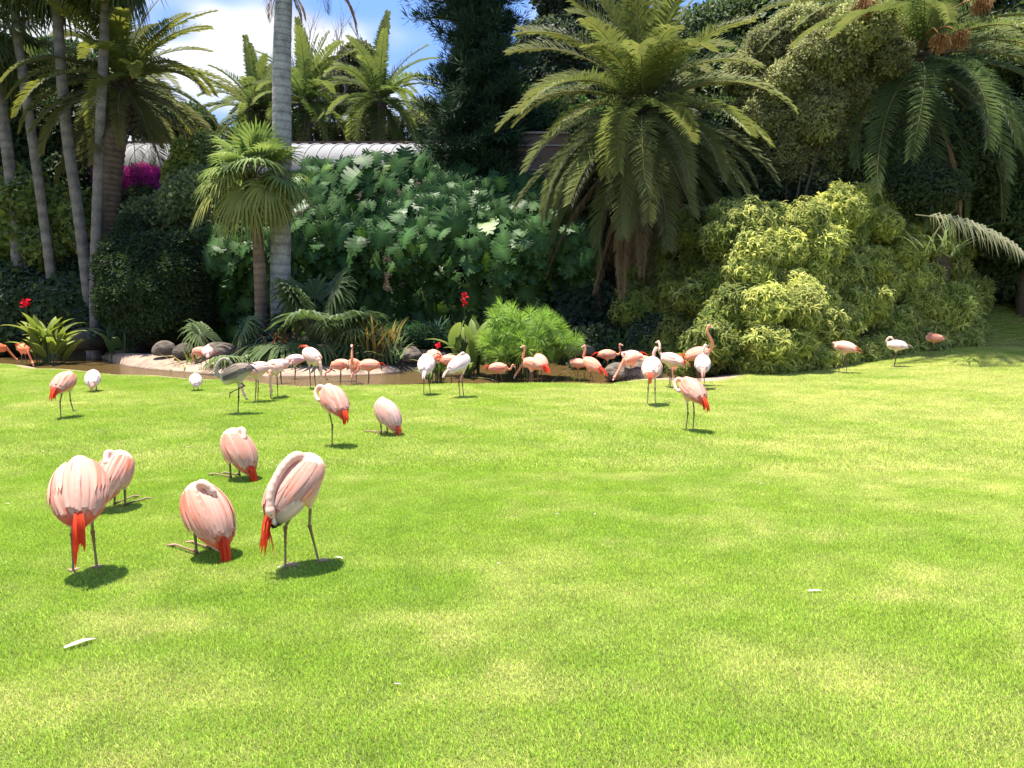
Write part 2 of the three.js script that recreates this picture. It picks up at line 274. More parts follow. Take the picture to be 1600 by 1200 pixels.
// feather-shaped palm leaf; el: angle at which it leaves the crown, droop: how far it bends over
function frond(seed, L, el, droop, o = {}) {
  const r = rng(seed), m = new MB(), n = o.n ?? 54, c0 = o.c0 ?? [0.07, 0.12, 0.022], c1 = o.c1 ?? [0.15, 0.17, 0.03], rc = o.rc ?? [0.28, 0.25, 0.10], pts = [], ang = []; let p = V(0, 0, 0), side = (r() - 0.5) * 0.5;
  for (let k = 0; k <= 20; k++) { const t = k / 20, th = Math.max(el - droop * Math.pow(t, 1.25), -1.65); pts.push(p.clone()); ang.push(th); p = p.clone().add(V(Math.cos(th), Math.sin(th), side * t).multiplyScalar(L / 20)); }
  m.tube(pts, (t) => lerp(o.rr ?? 0.05, 0.008, Math.pow(t, 0.6)), 5, rc, 0.7);
  for (let i = 0; i < n; i++) {
    const t = 0.12 + 0.87 * (i / (n - 1)), k = Math.min(19, Math.floor(t * 20)), f = t * 20 - k, b = pts[k].clone().lerp(pts[k + 1], f), T = pts[k + 1].clone().sub(pts[k]).normalize(), N = V(-T.y, T.x, 0).normalize();
    const len = (o.len ?? 0.5) * Math.pow(Math.sin(Math.PI * Math.pow(0.10 + 0.84 * t, 0.75)), 0.6) * (0.85 + 0.3 * r()), w = (o.w ?? 0.017) * (0.8 + 0.4 * r());
    for (const z of [-1, 1]) {
      const fw = lerp(0.5, 1.5, t) * (0.85 + 0.3 * r()), lift = (o.vee ?? 0.45) + (r() - 0.5) * 0.35, d = T.clone().multiplyScalar(fw * 0.75).add(V(0, 0, z)).addScaledVector(N, lift).normalize(), q = [b, b.clone().addScaledVector(d, len * 0.5), b.clone().addScaledVector(d, len)];
      q[1].y -= len * 0.03; q[2].y -= len * (o.hang ?? 0.2) * (0.6 + 0.8 * r()); const s = d.clone().cross(V(0, 1, 0)).normalize().cross(d).addScaledVector(T, 0.9).normalize(), c = mixc(c0, c1, clamp(t * 0.7 + 0.5 * (r() - 0.4), 0, 1));
      const A = m.v(q[0].clone().addScaledVector(s, w * 0.5), c), B = m.v(q[0].clone().addScaledVector(s, -w * 0.5), c), C = m.v(q[1].clone().addScaledVector(s, -w), c), D = m.v(q[1].clone().addScaledVector(s, w), c), E = m.v(q[2], mulc(c, o.tipk ?? 1.15));
      m.quad(A, B, C, D); m.tri(D, C, E);
    }
  }
  return m.geo();
}
// pleated fan leaf on its stalk
function fan(seed, stalk, R, el, droop, o = {}) {
  const r = rng(seed), m = new MB(), n = o.n ?? 26, c0 = o.c0 ?? [0.06, 0.12, 0.02], c1 = o.c1 ?? [0.15, 0.19, 0.04], sp = []; let p = V(0, 0, 0), th = el;
  for (let k = 0; k <= 8; k++) { sp.push(p.clone()); p = p.clone().add(V(Math.cos(th), Math.sin(th), 0).multiplyScalar(stalk / 8)); th -= droop / 8; }
  if (stalk > 0.02) m.tube(sp, (t) => lerp(0.022, 0.011, t) * (R / 0.8 + 0.3), 5, o.rc ?? [0.16, 0.17, 0.05]);
  const c = sp[8], X = V(Math.cos(th), Math.sin(th), 0), Z = V(0, 0, 1), Nn = Z.clone().cross(X).normalize(), span = (o.span ?? 250) * RAD;
  for (let i = 0; i < n; i++) {
    const a = (i / (n - 1) - 0.5) * span, L = R * (0.82 + 0.22 * Math.cos(a * 0.6)) * (0.9 + 0.16 * r()), d = X.clone().multiplyScalar(Math.cos(a)).addScaledVector(Z, Math.sin(a)).addScaledVector(Nn, -0.12 * Math.abs(Math.sin(a)) + (o.cup ?? 0.1)).normalize(), s = X.clone().multiplyScalar(-Math.sin(a)).addScaledVector(Z, Math.cos(a)).normalize(), hw = Math.tan(span / n / 2) * R * 0.5 * 1.05, q = [];
    const dr = (o.hang ?? 0.25) * (0.6 + 0.8 * r()); for (const t of [0.02, 0.28, 0.52, 0.78, 1]) { const v = c.clone().addScaledVector(d, L * t); v.y -= L * dr * Math.pow(Math.max(0, t - 0.35), 2) * 1.9; q.push(v); }
    const cc = mixc(c0, c1, r()); m.blade(q, s, [hw * 0.04, hw * 0.55, hw * 1.0, hw * 0.62, 0], 0.45, (t) => mulc(cc, 0.9 + 0.25 * t));
  }
  return m.geo();
}
// cut leaf of the climbing wall plant: heart outline, lobes split nearly to the midrib; y is the tip direction, z the face
function splitLeaf(seed, o = {}) {
  const r = rng(seed), m = new MB(), c0 = o.c0 ?? [0.018, 0.052, 0.011], c1 = o.c1 ?? [0.034, 0.085, 0.018], bow = 0.08 + 0.22 * r(), cup = 0.05 + 0.16 * r(), n = 6;
  const f = (x, y) => V(x, y, -bow * y * y - cup * Math.abs(x) * 0.9 + 0.06 * Math.abs(x));
  const mid = (t) => t * 0.98, rib = mulc(c1, 1.5), half = (t) => 0.58 * Math.pow(Math.sin(Math.PI * Math.pow(clamp(t, 0.0, 1), 0.62)), 0.75);
  for (const s of [-1, 1]) for (let i = 0; i < n; i++) {
    const a = i / n, b = (i + 0.86) / n, w = half((a + b) / 2) * (0.9 + 0.2 * r()) + 0.02, up = lerp(-0.22, 0.16, a), c = mixc(c0, c1, r());
    const A = m.v(f(0, mid(a)), rib), B = m.v(f(0, mid((i + 1) / n)), rib), C = m.v(f(s * w * 0.62, mid(a) + up * 0.62), c), D = m.v(f(s * w * 0.62, mid((i + 1) / n) + lerp(-0.22, 0.16, (i + 1) / n) * 0.62), c), E = m.v(f(s * w, mid(a) + up + 0.025), c), F = m.v(f(s * w * 0.97, mid(b) + up - 0.005), c);
    if (s > 0) { m.quad(A, C, D, B); m.quad(C, E, F, D); } else { m.quad(A, B, D, C); m.quad(C, D, F, E); }
  }
  m.tube([V(0, -0.02, 0), V(0, -0.25, -0.08), V(0, -0.5, -0.25)], [0.012, 0.014, 0.016], 4, c1);
  return m.geo();
}
const PALETTE = (a, b) => (r) => mixc(a, b, r());
// bush or tree crown: lumps given by their centre and half sizes in pixels at a distance; leaves fill the outer half of every lump
function fillLumps(lumps, count, r, o = {}) {
  const L = lumps.map(([px, py, d, rx, ry, rz]) => ({ c: P(px, py, d), r: V(rx * mpp(d), ry * mpp(d), rz ?? rx * mpp(d)) })), vol = L.map((l) => Math.pow(l.r.x * l.r.y * l.r.z, 2 / 3)), tot = vol.reduce((a, b) => a + b, 0), out = [];
  L.forEach((l, i) => {
    const n = Math.round(count * vol[i] / tot), tint = 0.8 + 0.4 * r();
    for (let k = 0; k < n; k++) {
      const u = V(r() * 2 - 1, r() * 2 - 1, r() * 2 - 1); if (u.lengthSq() > 1 || u.lengthSq() < 0.01) { k--; continue; } u.normalize();
      const lump = (o.rough ? 0.6 : 0.8) + (o.rough ?? 0.36) * noise3(u.x * 2.3 + i, u.y * 2.3, u.z * 2.3, 17), q = lump * (o.inner ? lerp(o.inner, 1, Math.sqrt(r())) : 0.55 + 0.45 * Math.sqrt(r())), p = l.c.clone().add(u.clone().multiply(l.r).multiplyScalar(q));
      if (L.some((m, j) => j !== i && p.clone().sub(m.c).divide(m.r).lengthSq() < 0.3)) continue;
      if (p.y < groundY(p.x, -p.z) + 0.05) continue;
      const nrm = u.clone().divide(l.r).normalize().add(V((r() - 0.5) * 0.9, (r() - 0.5) * 0.9 + (o.up ?? 0.35), (r() - 0.5) * 0.9)).normalize();
      out.push({ p, q: quatTo(nrm, r() * 6.283), s: (o.size ?? 1) * (0.7 + 0.6 * r()), c: mulc(o.col(r, u, q), tint * (0.8 + 0.4 * r())) });
    }
  });
  return { list: out, L };
}
function bush(name, label, cat, o) {
  const r = rng(o.seed), { list, L } = fillLumps(o.lumps, o.n, r, o), c = L[0].c, gy = groundY(c.x, -c.z), g = thing(name, label, cat, V(c.x, gy, c.z), 0, o.group);
  const off = V(-c.x, -gy, -c.z); list.forEach((e) => e.p.add(off));
  const geos = o.geos; geos.forEach((ge, k) => mass(o.crown ?? 'foliage', ge, o.mat ?? leafM, list.filter((_, i) => i % geos.length === k), g));
  if (o.trunk !== false) { const m = new MB(), tr = o.trunk ?? 0.09; for (const l of L.slice(0, 9)) { const e = l.c.clone().add(off), a = V(0, -0.2, 0), b = V(e.x * 0.25, e.y * 0.45, e.z * 0.25); m.tube(spline([a, b, e], 8), (t) => lerp(tr, tr * 0.25, t), 6, o.wood ?? [0.13, 0.10, 0.07]); } part('trunk', m.geo(), barkM, g); }
  return g;
}
// trunk along points; rings of leaf scars
function trunkGeo(pts, r0, r1, o = {}) {
  const n = o.n ?? 60, c = spline(pts, n), m = new MB(), r = rng(o.seed ?? 3); const col = o.col ?? [0.2, 0.17, 0.13], ring = o.ring ?? 4;
  m.tube(c, (t, k) => lerp(r0, r1, t) * (1 + (o.bulge ?? 0) * Math.sin(Math.PI * Math.min(1, t * 1.1))) * (1 + (o.rough ?? 0.02) * ((k % ring) / ring - 0.5) * 2 + (r() - 0.5) * (o.jit ?? 0.01)), o.sides ?? 16, (t, k) => mulc(col, (k % ring === 0 ? o.scar ?? 0.7 : 1) * (0.85 + 0.3 * vnoise(k * 0.35, o.seed ?? 1))));
  return m.geo();
}
// palm head: fronds in rings from upright to hanging; kinds is a list of {el, droop, L, n, opts}
function palmHead(g, at, name, kinds, mat, make, seed) {
  const r = rng(seed);
  for (const k of kinds) {
    const geos = [0, 1, 2, 3].map((i) => make(seed + i * 7 + Math.round((k.el + 2) * 100), { ...k, el: k.el + (r() - 0.5) * 0.4, droop: k.droop * (0.75 + 0.5 * r()) })); const off = r() * 6.28;
    for (let i = 0; i < k.n; i++) { if (k.skip && k.skip(off + i / k.n * 6.283)) continue; const m = part(k.name ?? name, geos[(i * 3 + (i >> 2)) % 4], k.mat ?? mat, g); m.position.copy(at).add(V(0, k.dy ?? 0, 0)); m.rotation.set(0, off + i / k.n * 6.283 + (r() - 0.5) * 0.7, (r() - 0.5) * 0.24, 'YXZ'); m.scale.setScalar(0.88 + 0.24 * r()); }
  }
}

// ================================================================ trees, shrubs and pond plants
const Rr = rng(2024);
const smallSpray = [1, 2, 3].map((k) => spray(900 + k, 9, 0.2, 0.05, 0.2, 0.25, [0.8, 0.85, 0.8], [1.15, 1.1, 1.1]));
const tinySpray = [1, 2].map((k) => spray(930 + k, 12, 0.1, 0.024, 0.16, 0.1, [0.8, 0.85, 0.8], [1.2, 1.12, 1.1]));
const broadSpray = [1, 2].map((k) => spray(950 + k, 7, 0.34, 0.09, 0.2, 0.35, [0.8, 0.85, 0.8], [1.15, 1.1, 1.1]));
const needleSpray = [1, 2].map((k) => spray(970 + k, 16, 0.22, 0.012, 0.16, -0.15, [0.8, 0.85, 0.8], [1.15, 1.1, 1.1]));

// ---- big date palm on the right of the pond
{
  const at = P(1004, 164, 27), base = onSoil(990, 27.3), g = thing('date_palm', 'large date palm with golden green arching leaves and hanging brown leaves behind the pond', 'palm tree', base);
  const top = at.clone().sub(base);
  part('trunk', trunkGeo([V(0, -0.4, 0), V(0.05, 2, 0), V(top.x * 0.8, top.y * 0.75, 0), top.clone()], 0.42, 0.5, { n: 90, ring: 3, rough: 0.12, col: [0.15, 0.10, 0.065], jit: 0.08 }), barkM, g);
  const boot = new MB(), rb = rng(5); // stubs of cut leaf bases round the head
  for (let k = 0; k < 110; k++) { const a = k * 2.4, h = -1.5 + 1.7 * (k / 110), o = V(Math.cos(a), 0.45, Math.sin(a)).normalize(), b = top.clone().add(V(Math.cos(a) * 0.42, h, Math.sin(a) * 0.42)); boot.tube([b, b.clone().addScaledVector(o, 0.2 + 0.1 * rb())], [0.085, 0.05], 5, mulc([0.26, 0.16, 0.09], 0.7 + 0.6 * rb()), 0.5); }
  part('leaf_base', boot.geo(), barkM, g).userData.kind = 'stuff';
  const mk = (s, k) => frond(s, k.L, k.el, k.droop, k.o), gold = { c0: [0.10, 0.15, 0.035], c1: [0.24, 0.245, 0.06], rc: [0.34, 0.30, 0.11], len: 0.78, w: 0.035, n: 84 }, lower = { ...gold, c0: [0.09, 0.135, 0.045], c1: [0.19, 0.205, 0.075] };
  const brown = { c0: [0.13, 0.085, 0.045], c1: [0.22, 0.15, 0.085], rc: [0.22, 0.15, 0.08], len: 0.5, w: 0.026, n: 64, vee: -0.1, hang: 0.5 };
  palmHead(g, top, 'frond', [
    { el: 1.42, droop: 0.45, L: 4.3, n: 7, o: gold }, { el: 1.15, droop: 0.9, L: 4.8, n: 10, o: gold }, { el: 0.85, droop: 1.15, L: 4.9, n: 13, o: gold }, { el: 0.55, droop: 1.25, L: 4.9, n: 14, o: gold, dy: -0.15 }, { el: 0.2, droop: 1.3, L: 4.9, n: 14, o: gold, dy: -0.3 },
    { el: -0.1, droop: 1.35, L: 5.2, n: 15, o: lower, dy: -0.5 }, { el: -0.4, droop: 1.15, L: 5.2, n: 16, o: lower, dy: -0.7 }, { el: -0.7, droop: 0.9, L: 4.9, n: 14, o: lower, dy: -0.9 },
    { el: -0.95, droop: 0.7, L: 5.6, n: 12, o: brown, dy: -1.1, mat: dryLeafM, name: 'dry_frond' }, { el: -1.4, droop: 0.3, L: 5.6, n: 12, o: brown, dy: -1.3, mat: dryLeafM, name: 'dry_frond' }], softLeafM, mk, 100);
}
// ---- date palm with orange fruit stalks at the right
{
  const at = P(1440, 78, 28), base = onSoil(1452, 28.6), g = thing('date_palm', 'date palm with orange fruit clusters and dark hanging leaves at the upper right', 'palm tree', base), top = at.clone().sub(base);
  part('trunk', trunkGeo([V(0, -0.5, 0), V(0.1, 3, 0), V(top.x, top.y * 0.8, 0), top.clone()], 0.45, 0.5, { n: 90, ring: 3, rough: 0.12, col: [0.13, 0.09, 0.06], jit: 0.08 }), barkM, g);
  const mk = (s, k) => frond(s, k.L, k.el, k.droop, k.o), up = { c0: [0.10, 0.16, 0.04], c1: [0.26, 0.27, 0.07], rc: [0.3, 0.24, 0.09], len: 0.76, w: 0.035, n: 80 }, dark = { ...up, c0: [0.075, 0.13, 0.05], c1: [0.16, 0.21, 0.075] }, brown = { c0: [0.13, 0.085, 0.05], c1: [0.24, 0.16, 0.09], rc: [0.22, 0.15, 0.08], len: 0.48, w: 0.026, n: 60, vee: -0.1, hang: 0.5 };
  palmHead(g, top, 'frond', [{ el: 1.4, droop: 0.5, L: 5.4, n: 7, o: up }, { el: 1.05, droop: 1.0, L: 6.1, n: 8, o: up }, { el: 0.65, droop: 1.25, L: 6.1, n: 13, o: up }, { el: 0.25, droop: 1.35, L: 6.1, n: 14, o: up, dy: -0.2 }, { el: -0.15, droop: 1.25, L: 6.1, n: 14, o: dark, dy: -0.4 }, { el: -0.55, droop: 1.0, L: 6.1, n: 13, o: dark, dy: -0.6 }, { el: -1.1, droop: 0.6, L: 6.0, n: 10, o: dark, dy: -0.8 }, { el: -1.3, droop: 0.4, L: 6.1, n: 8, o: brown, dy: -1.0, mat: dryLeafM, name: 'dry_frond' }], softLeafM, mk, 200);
  const rf = rng(9), fruitM = new THREE.MeshStandardMaterial({ name: 'fruit_stalk', vertexColors: true, roughness: 0.7 });
  for (const [px, py, d] of [[1468, 70, 24.6], [1350, 14, 25.4], [1500, 66, 25], [1535, 10, 25.4]]) {
    const f = new MB(), c = P(px, py, d).sub(base); f.tube(spline([top.clone().add(V(0, 0.3, 0)), c.clone().lerp(top, 0.4).add(V(0, 0.6, 0)), c.clone().add(V(0, 0.3, 0))], 10), (t) => 0.035 - 0.015 * t, 5, [0.44, 0.22, 0.06]);
    for (let k = 0; k < 90; k++) { const e = V(rf() - 0.5, rf() - 0.62, rf() - 0.5).normalize().multiplyScalar(0.16 + 0.24 * rf()), p0 = c.clone().add(V(0, 0.3, 0)), p2 = c.clone().add(e); f.tube([p0, p0.clone().lerp(p2, 0.5).add(V(e.x * 0.3, 0.06, e.z * 0.3)), p2], [0.009, 0.008, 0.006], 3, mulc([0.28, 0.13, 0.035], 0.7 + 0.5 * rf())); for (let q = 0; q < 3; q++) { const u = p0.clone().lerp(p2, 0.55 + 0.15 * q); f.tube([u, u.clone().add(V(0.03 * (rf() - 0.5), -0.035, 0.03 * (rf() - 0.5)))], [0.016, 0.011], 4, mulc([0.30, 0.13, 0.03], 0.7 + 0.5 * rf())); } }
    part('fruit_cluster', f.geo(), fruitM, g);
  }
}
// ---- tall date palm on the left
{
  const at = P(190, 128, 31), base = onSoil(178, 31), g = thing('date_palm', 'date palm with thick ringed brown trunk behind the thin leaning palm trunks at the left', 'palm tree', base), top = at.clone().sub(base);
  part('trunk', trunkGeo([V(0, -0.5, 0), V(0, top.y * 0.4, 0), top.clone()], 0.40, 0.40, { n: 150, ring: 3, rough: 0.06, col: [0.2, 0.135, 0.09], scar: 0.6, jit: 0.03 }), barkM, g);
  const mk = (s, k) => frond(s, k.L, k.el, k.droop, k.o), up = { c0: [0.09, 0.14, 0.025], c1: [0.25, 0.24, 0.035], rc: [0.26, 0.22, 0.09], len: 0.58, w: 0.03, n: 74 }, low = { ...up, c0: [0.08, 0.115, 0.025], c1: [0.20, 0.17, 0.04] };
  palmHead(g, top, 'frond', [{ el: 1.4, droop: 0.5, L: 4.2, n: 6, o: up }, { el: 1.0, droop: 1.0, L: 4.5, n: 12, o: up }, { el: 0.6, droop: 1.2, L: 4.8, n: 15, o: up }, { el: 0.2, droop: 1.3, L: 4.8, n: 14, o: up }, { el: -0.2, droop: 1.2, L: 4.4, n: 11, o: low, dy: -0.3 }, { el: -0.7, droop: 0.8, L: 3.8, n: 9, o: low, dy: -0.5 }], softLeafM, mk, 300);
  const b = new MB(), rb = rng(8); for (let k = 0; k < 90; k++) { const a = k * 2.4, h = -1.9 + 1.9 * k / 90, o = V(Math.cos(a), 0.6, Math.sin(a)).normalize(), q = top.clone().add(V(Math.cos(a) * 0.36, h, Math.sin(a) * 0.36)); b.tube([q, q.clone().addScaledVector(o, 0.25)], [0.1, 0.06], 5, mulc([0.12, 0.09, 0.05], 0.6 + 0.6 * rb()), 0.5); } part('leaf_base', b.geo(), barkM, g).userData.kind = 'stuff';
}
// ---- far date palms beyond the glass roof
for (const [px, py, d, s, L, lab] of [[592, 158, 42, 400, 4.3, 'far date palm with an upright tuft of leaves above the middle of the roof'], [478, 160, 43, 430, 4.0, 'far date palm right of the grey trunk, above the glass roof'], [400, 176, 44, 460, 3.6, 'far date palm half hidden left of the grey trunk with only leaf tips showing']]) {
  const at = P(px, py, d), base = onSoil(px, d), g = thing('far_date_palm', lab, 'palm tree', base, 0), top = at.clone().sub(base);
  part('trunk', trunkGeo([V(0, -0.5, 0), top.clone()], 0.4, 0.42, { n: 40, ring: 3, rough: 0.1, col: [0.16, 0.12, 0.08] }), barkM, g);
  const mk = (q, k) => frond(q, k.L, k.el, k.droop, k.o), o = { c0: [0.09, 0.15, 0.035], c1: [0.24, 0.27, 0.06], len: 0.62, w: 0.045, n: 50, rc: [0.25, 0.22, 0.1] };
  palmHead(g, top, 'frond', [{ el: 1.45, droop: 0.35, L, n: 6, o }, { el: 1.1, droop: 0.9, L: L, n: 7, o }, { el: 0.7, droop: 1.2, L, n: 8, o }, { el: 0.3, droop: 1.3, L, n: 9, o }, { el: -0.2, droop: 1.2, L, n: 9, o }, { el: -0.8, droop: 0.7, L: L * 0.8, n: 8, o }], softLeafM, mk, s);
}
// ---- thin leaning palms at the far left, their heads above the view
[[[[-8, 60], [2, 170], [14, 262], [26, 400], [34, 500]], 30.5, 0.21, 'leftmost thin leaning palm trunk, cut by the left edge of the view', 510], [[[18, -60], [27, 60], [46, 190], [66, 330], [84, 480]], 30, 0.165, 'second thin palm trunk from the left edge, leaning to the left', 520], [[[86, -60], [92, 70], [104, 210], [124, 350], [140, 490]], 29.5, 0.19, 'thin leaning palm trunk third from the left edge, between two closer trunks', 530], [[[166, -60], [163, 40], [157, 170], [151, 320], [147, 480]], 29, 0.165, 'thin upright palm trunk just left of the thick ringed brown trunk', 540], [[[-34, 40], [-14, 150], [2, 250], [18, 350]], 33, 0.2, 'pale palm trunk furthest back at the left edge of the view', 550]].forEach(([px, d, rad, lab, sd]) => {
  const pts = px.map(([x, y]) => P(x, y, d)).reverse(), b = onSoil(px[px.length - 1][0], d); b.y -= 0.3; const all = [b, ...pts.slice(pts[0].y > b.y + 0.4 ? 0 : 1)], g = thing('thin_palm', lab, 'palm tree', b.clone(), 0), loc = all.map((p) => p.clone().sub(b));
  part('trunk', trunkGeo(loc, rad * 1.15, rad * 0.95, { n: 100, ring: 3, rough: 0.035, col: [0.25, 0.215, 0.18], scar: 0.72, seed: sd }), barkM, g);
  const top = loc[loc.length - 1], mk = (s, k) => fan(s, k.L, 1.1, k.el, k.droop, { c0: [0.04, 0.075, 0.02], c1: [0.11, 0.13, 0.03], hang: 0.6, n: 24 });
  palmHead(g, top, 'fan_leaf', [{ el: 1.1, droop: 0.6, L: 1.0, n: 5 }, { el: 0.5, droop: 0.9, L: 1.1, n: 6 }, { el: -0.1, droop: 0.9, L: 1.1, n: 6 }, { el: -0.8, droop: 0.5, L: 1.0, n: 6 }], softLeafM, mk, sd);
});
// ---- tall royal palm
{
  const d = 26.2, b = onSoil(440, d); b.y -= 0.4; const g = thing('royal_palm', 'tall palm with a smooth ringed grey trunk rising out of the top of the view', 'palm tree', b), pts = [[438, 470], [439, 330], [440, 210], [440, 90], [443, 0]].map(([x, y]) => P(x, y, d).sub(b));
  part('trunk', trunkGeo([V(0, 0, 0), ...pts, P(444, -70, d).sub(b)], 0.34, 0.25, { n: 220, ring: 4, rough: 0.012, col: [0.40, 0.385, 0.37], scar: 0.62, jit: 0.006, seed: 12, sides: 22, bulge: 0.06 }), barkM, g);
  const top = P(444, -80, d).sub(b), mk = (s, k) => frond(s, k.L, k.el, k.droop, { c0: [0.05, 0.09, 0.02], c1: [0.12, 0.14, 0.03], len: 0.6, w: 0.022, n: 46, hang: 0.5 });
  palmHead(g, top, 'frond', [{ el: 1.1, droop: 1.1, L: 3.2, n: 5 }, { el: 0.6, droop: 1.5, L: 3.2, n: 6 }, { el: 0.2, droop: 1.6, L: 3.0, n: 6 }], softLeafM, mk, 600);
  const f = part('dry_frond', frond(611, 2.2, -0.7, 0.8, { c0: [0.22, 0.1, 0.05], c1: [0.35, 0.18, 0.08], rc: [0.3, 0.15, 0.07], len: 0.35, hang: 0.7 }), dryLeafM, g); f.position.copy(P(500, -48, d).sub(b));
  for (const [x, a] of [[432, 2.6], [452, 0.4], [458, 0.1]]) { const q = part('dry_sheath', frond(620 + x, 0.9, -1.0, 0.4, { c0: [0.24, 0.12, 0.06], c1: [0.36, 0.2, 0.09], len: 0.22, n: 20, hang: 0.7, rr: 0.03 }), dryLeafM, g); q.position.copy(P(x, -12, d - 0.25).sub(b)); q.rotation.y = a; }
}
// ---- fan palm before it
{
  const d = 25.6, b = onSoil(407, d), g = thing('fan_palm', 'fan palm with slim brown trunk and drooping fan leaves left of the grey trunk', 'palm tree', b), top = P(396, 280, d).sub(b);
  part('trunk', trunkGeo([V(0, -0.3, 0), V(0.02, top.y * 0.5, 0), top.clone()], 0.22, 0.17, { n: 80, ring: 3, rough: 0.07, col: [0.24, 0.16, 0.11], jit: 0.04, seed: 5 }), barkM, g);
  const mk = (s, k) => fan(s, k.L, k.R, k.el, k.droop, { c0: k.c0, c1: k.c1, hang: k.hang, n: 30, span: 270, cup: 0.15 }), hi = { c0: [0.11, 0.19, 0.035], c1: [0.24, 0.30, 0.07] }, lo = { c0: [0.17, 0.22, 0.045], c1: [0.36, 0.36, 0.10] };
  palmHead(g, top, 'fan_leaf', [{ el: 1.35, droop: 0.2, L: 0.9, R: 1.0, n: 5, hang: 0.15, ...hi }, { el: 0.9, droop: 0.5, L: 1.0, R: 1.0, n: 7, hang: 0.3, ...hi }, { el: 0.45, droop: 0.8, L: 1.05, R: 1.05, n: 8, hang: 0.5, ...hi }, { el: 0.0, droop: 0.8, L: 1.0, R: 1.0, n: 8, hang: 0.8, ...lo }, { el: -0.5, droop: 0.5, L: 0.85, R: 0.95, n: 7, hang: 0.9, ...lo }], softLeafM, mk, 700);
  const bt = new MB(), rb = rng(4); for (let k = 0; k < 40; k++) { const a = k * 2.4, h = -1.0 + 1.0 * k / 40, q = top.clone().add(V(Math.cos(a) * 0.16, h, Math.sin(a) * 0.16)); bt.tube([q, q.clone().add(V(Math.cos(a) * 0.14, 0.22, Math.sin(a) * 0.14))], [0.07, 0.035], 4, mulc([0.2, 0.11, 0.07], 0.6 + 0.7 * rb()), 0.5); } part('leaf_base', bt.geo(), barkM, g).userData.kind = 'stuff';
}
// ---- dark conifer in the middle
{
  const d = 33, b = onSoil(748, d), g = thing('conifer', 'tall dark conifer with dense tufted branches, cut by the top of the view', 'conifer', b), top = P(752, -260, d).sub(b), r = rng(31), list = [], br = new MB();
  part('trunk', trunkGeo([V(0, -0.3, 0), top.clone()], 0.38, 0.1, { n: 40, col: [0.10, 0.08, 0.06] }), barkM, g);
  const branch = (h, a, L, rise) => { const o = V(Math.cos(a), 0, Math.sin(a)), x = top.x * h / top.y, p0 = V(x, h, 0), pts = [p0, p0.clone().addScaledVector(o, L * 0.5).add(V(0, rise * L * 0.4, 0)), p0.clone().addScaledVector(o, L).add(V(0, rise * L, 0))]; br.tube(pts, [0.06, 0.04, 0.015], 4, [0.09, 0.07, 0.05]);
    const n = Math.ceil(L * 17); for (let k = 0; k < n; k++) { const t = 0.18 + 0.86 * (k / n), p = (t < 0.5 ? pts[0].clone().lerp(pts[1], t * 2) : pts[1].clone().lerp(pts[2], t * 2 - 1)).add(V((r() - 0.5) * 0.6, (r() - 0.5) * 0.34, (r() - 0.5) * 0.6)); list.push({ p, q: quatTo(V(o.x + (r() - 0.5), 0.7 + r() * 0.5, o.z + (r() - 0.5)).normalize(), r() * 6.28), s: 0.9 + 0.9 * r(), c: mulc(mixc([0.017, 0.042, 0.016], [0.036, 0.075, 0.024], r()), 0.7 + 0.6 * r()) }); } };
  for (let h = 0.6; h < top.y - 0.4; h += 0.27) { const py = 470 - (h + b.y - 2) / mpp(d), L = py > 60 ? lerp(1.5, 2.1, sstep(60, 230, py)) : lerp(2.0, 1.5, sstep(-260, 60, py)); for (let k = 0; k < 6; k++) branch(h + (r() - 0.5) * 0.2, k / 6 * 6.283 + h * 3 + r() * 0.8, L * (0.65 + 0.6 * r()), 0.05 + 0.25 * r()); }
  branch(top.y - 6.6, 3.1, 2.9, 0.12); branch(top.y - 6.9, 3.3, 2.7, -0.02); branch(top.y - 5.8, 3.05, 3.0, 0.16); branch(top.y - 6.2, 0.2, 2.4, 0.1);
  part('branch', br.geo(), barkM, g); needleSpray.forEach((ge, k) => mass('foliage', ge, dryNeedle(), list.filter((_, i) => i % 2 === k), g));
}
function dryNeedle() { return dryNeedle.m ??= leaf({ name: 'needle', transmission: 0.1, clearcoat: 0.2, clearcoatRoughness: 0.5 }); }
// ---- broadleaf trees and masses behind
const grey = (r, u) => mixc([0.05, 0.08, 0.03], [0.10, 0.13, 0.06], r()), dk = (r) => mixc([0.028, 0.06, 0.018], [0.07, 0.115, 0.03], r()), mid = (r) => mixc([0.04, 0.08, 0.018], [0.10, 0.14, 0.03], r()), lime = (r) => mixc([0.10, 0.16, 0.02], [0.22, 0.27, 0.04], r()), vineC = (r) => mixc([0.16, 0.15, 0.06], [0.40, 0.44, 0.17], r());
bush('broadleaf_tree', 'grey green broadleaf tree with glinting small leaves between the conifer and the large date palm', 'tree', { seed: 1, n: 9000, col: grey, geos: smallSpray, mat: leafM, crown: 'crown', size: 1.2, trunk: 0.25, lumps: [[885, 80, 40, 62, 50], [860, 130, 39.5, 48, 40], [920, 30, 40.5, 60, 40], [930, 110, 40, 50, 46], [845, 70, 39.8, 34, 30], [890, -10, 40.5, 55, 40], [960, 75, 41, 50, 50], [850, 180, 39, 40, 34], [905, 180, 39.5, 46, 40]] });
bush('laurel_shrub', 'mid green leafy shrub with bright tips below the grey green tree', 'shrub', { seed: 2, n: 5200, col: (r) => mixc([0.03, 0.08, 0.018], [0.09, 0.16, 0.03], r()), geos: smallSpray, trunk: 0.12, lumps: [[845, 200, 35, 46, 34], [875, 170, 35.5, 40, 30], [820, 165, 36, 26, 28], [900, 215, 34.5, 44, 36], [950, 200, 35, 40, 40], [780, 262, 36, 34, 40], [750, 250, 36, 34, 30]] });
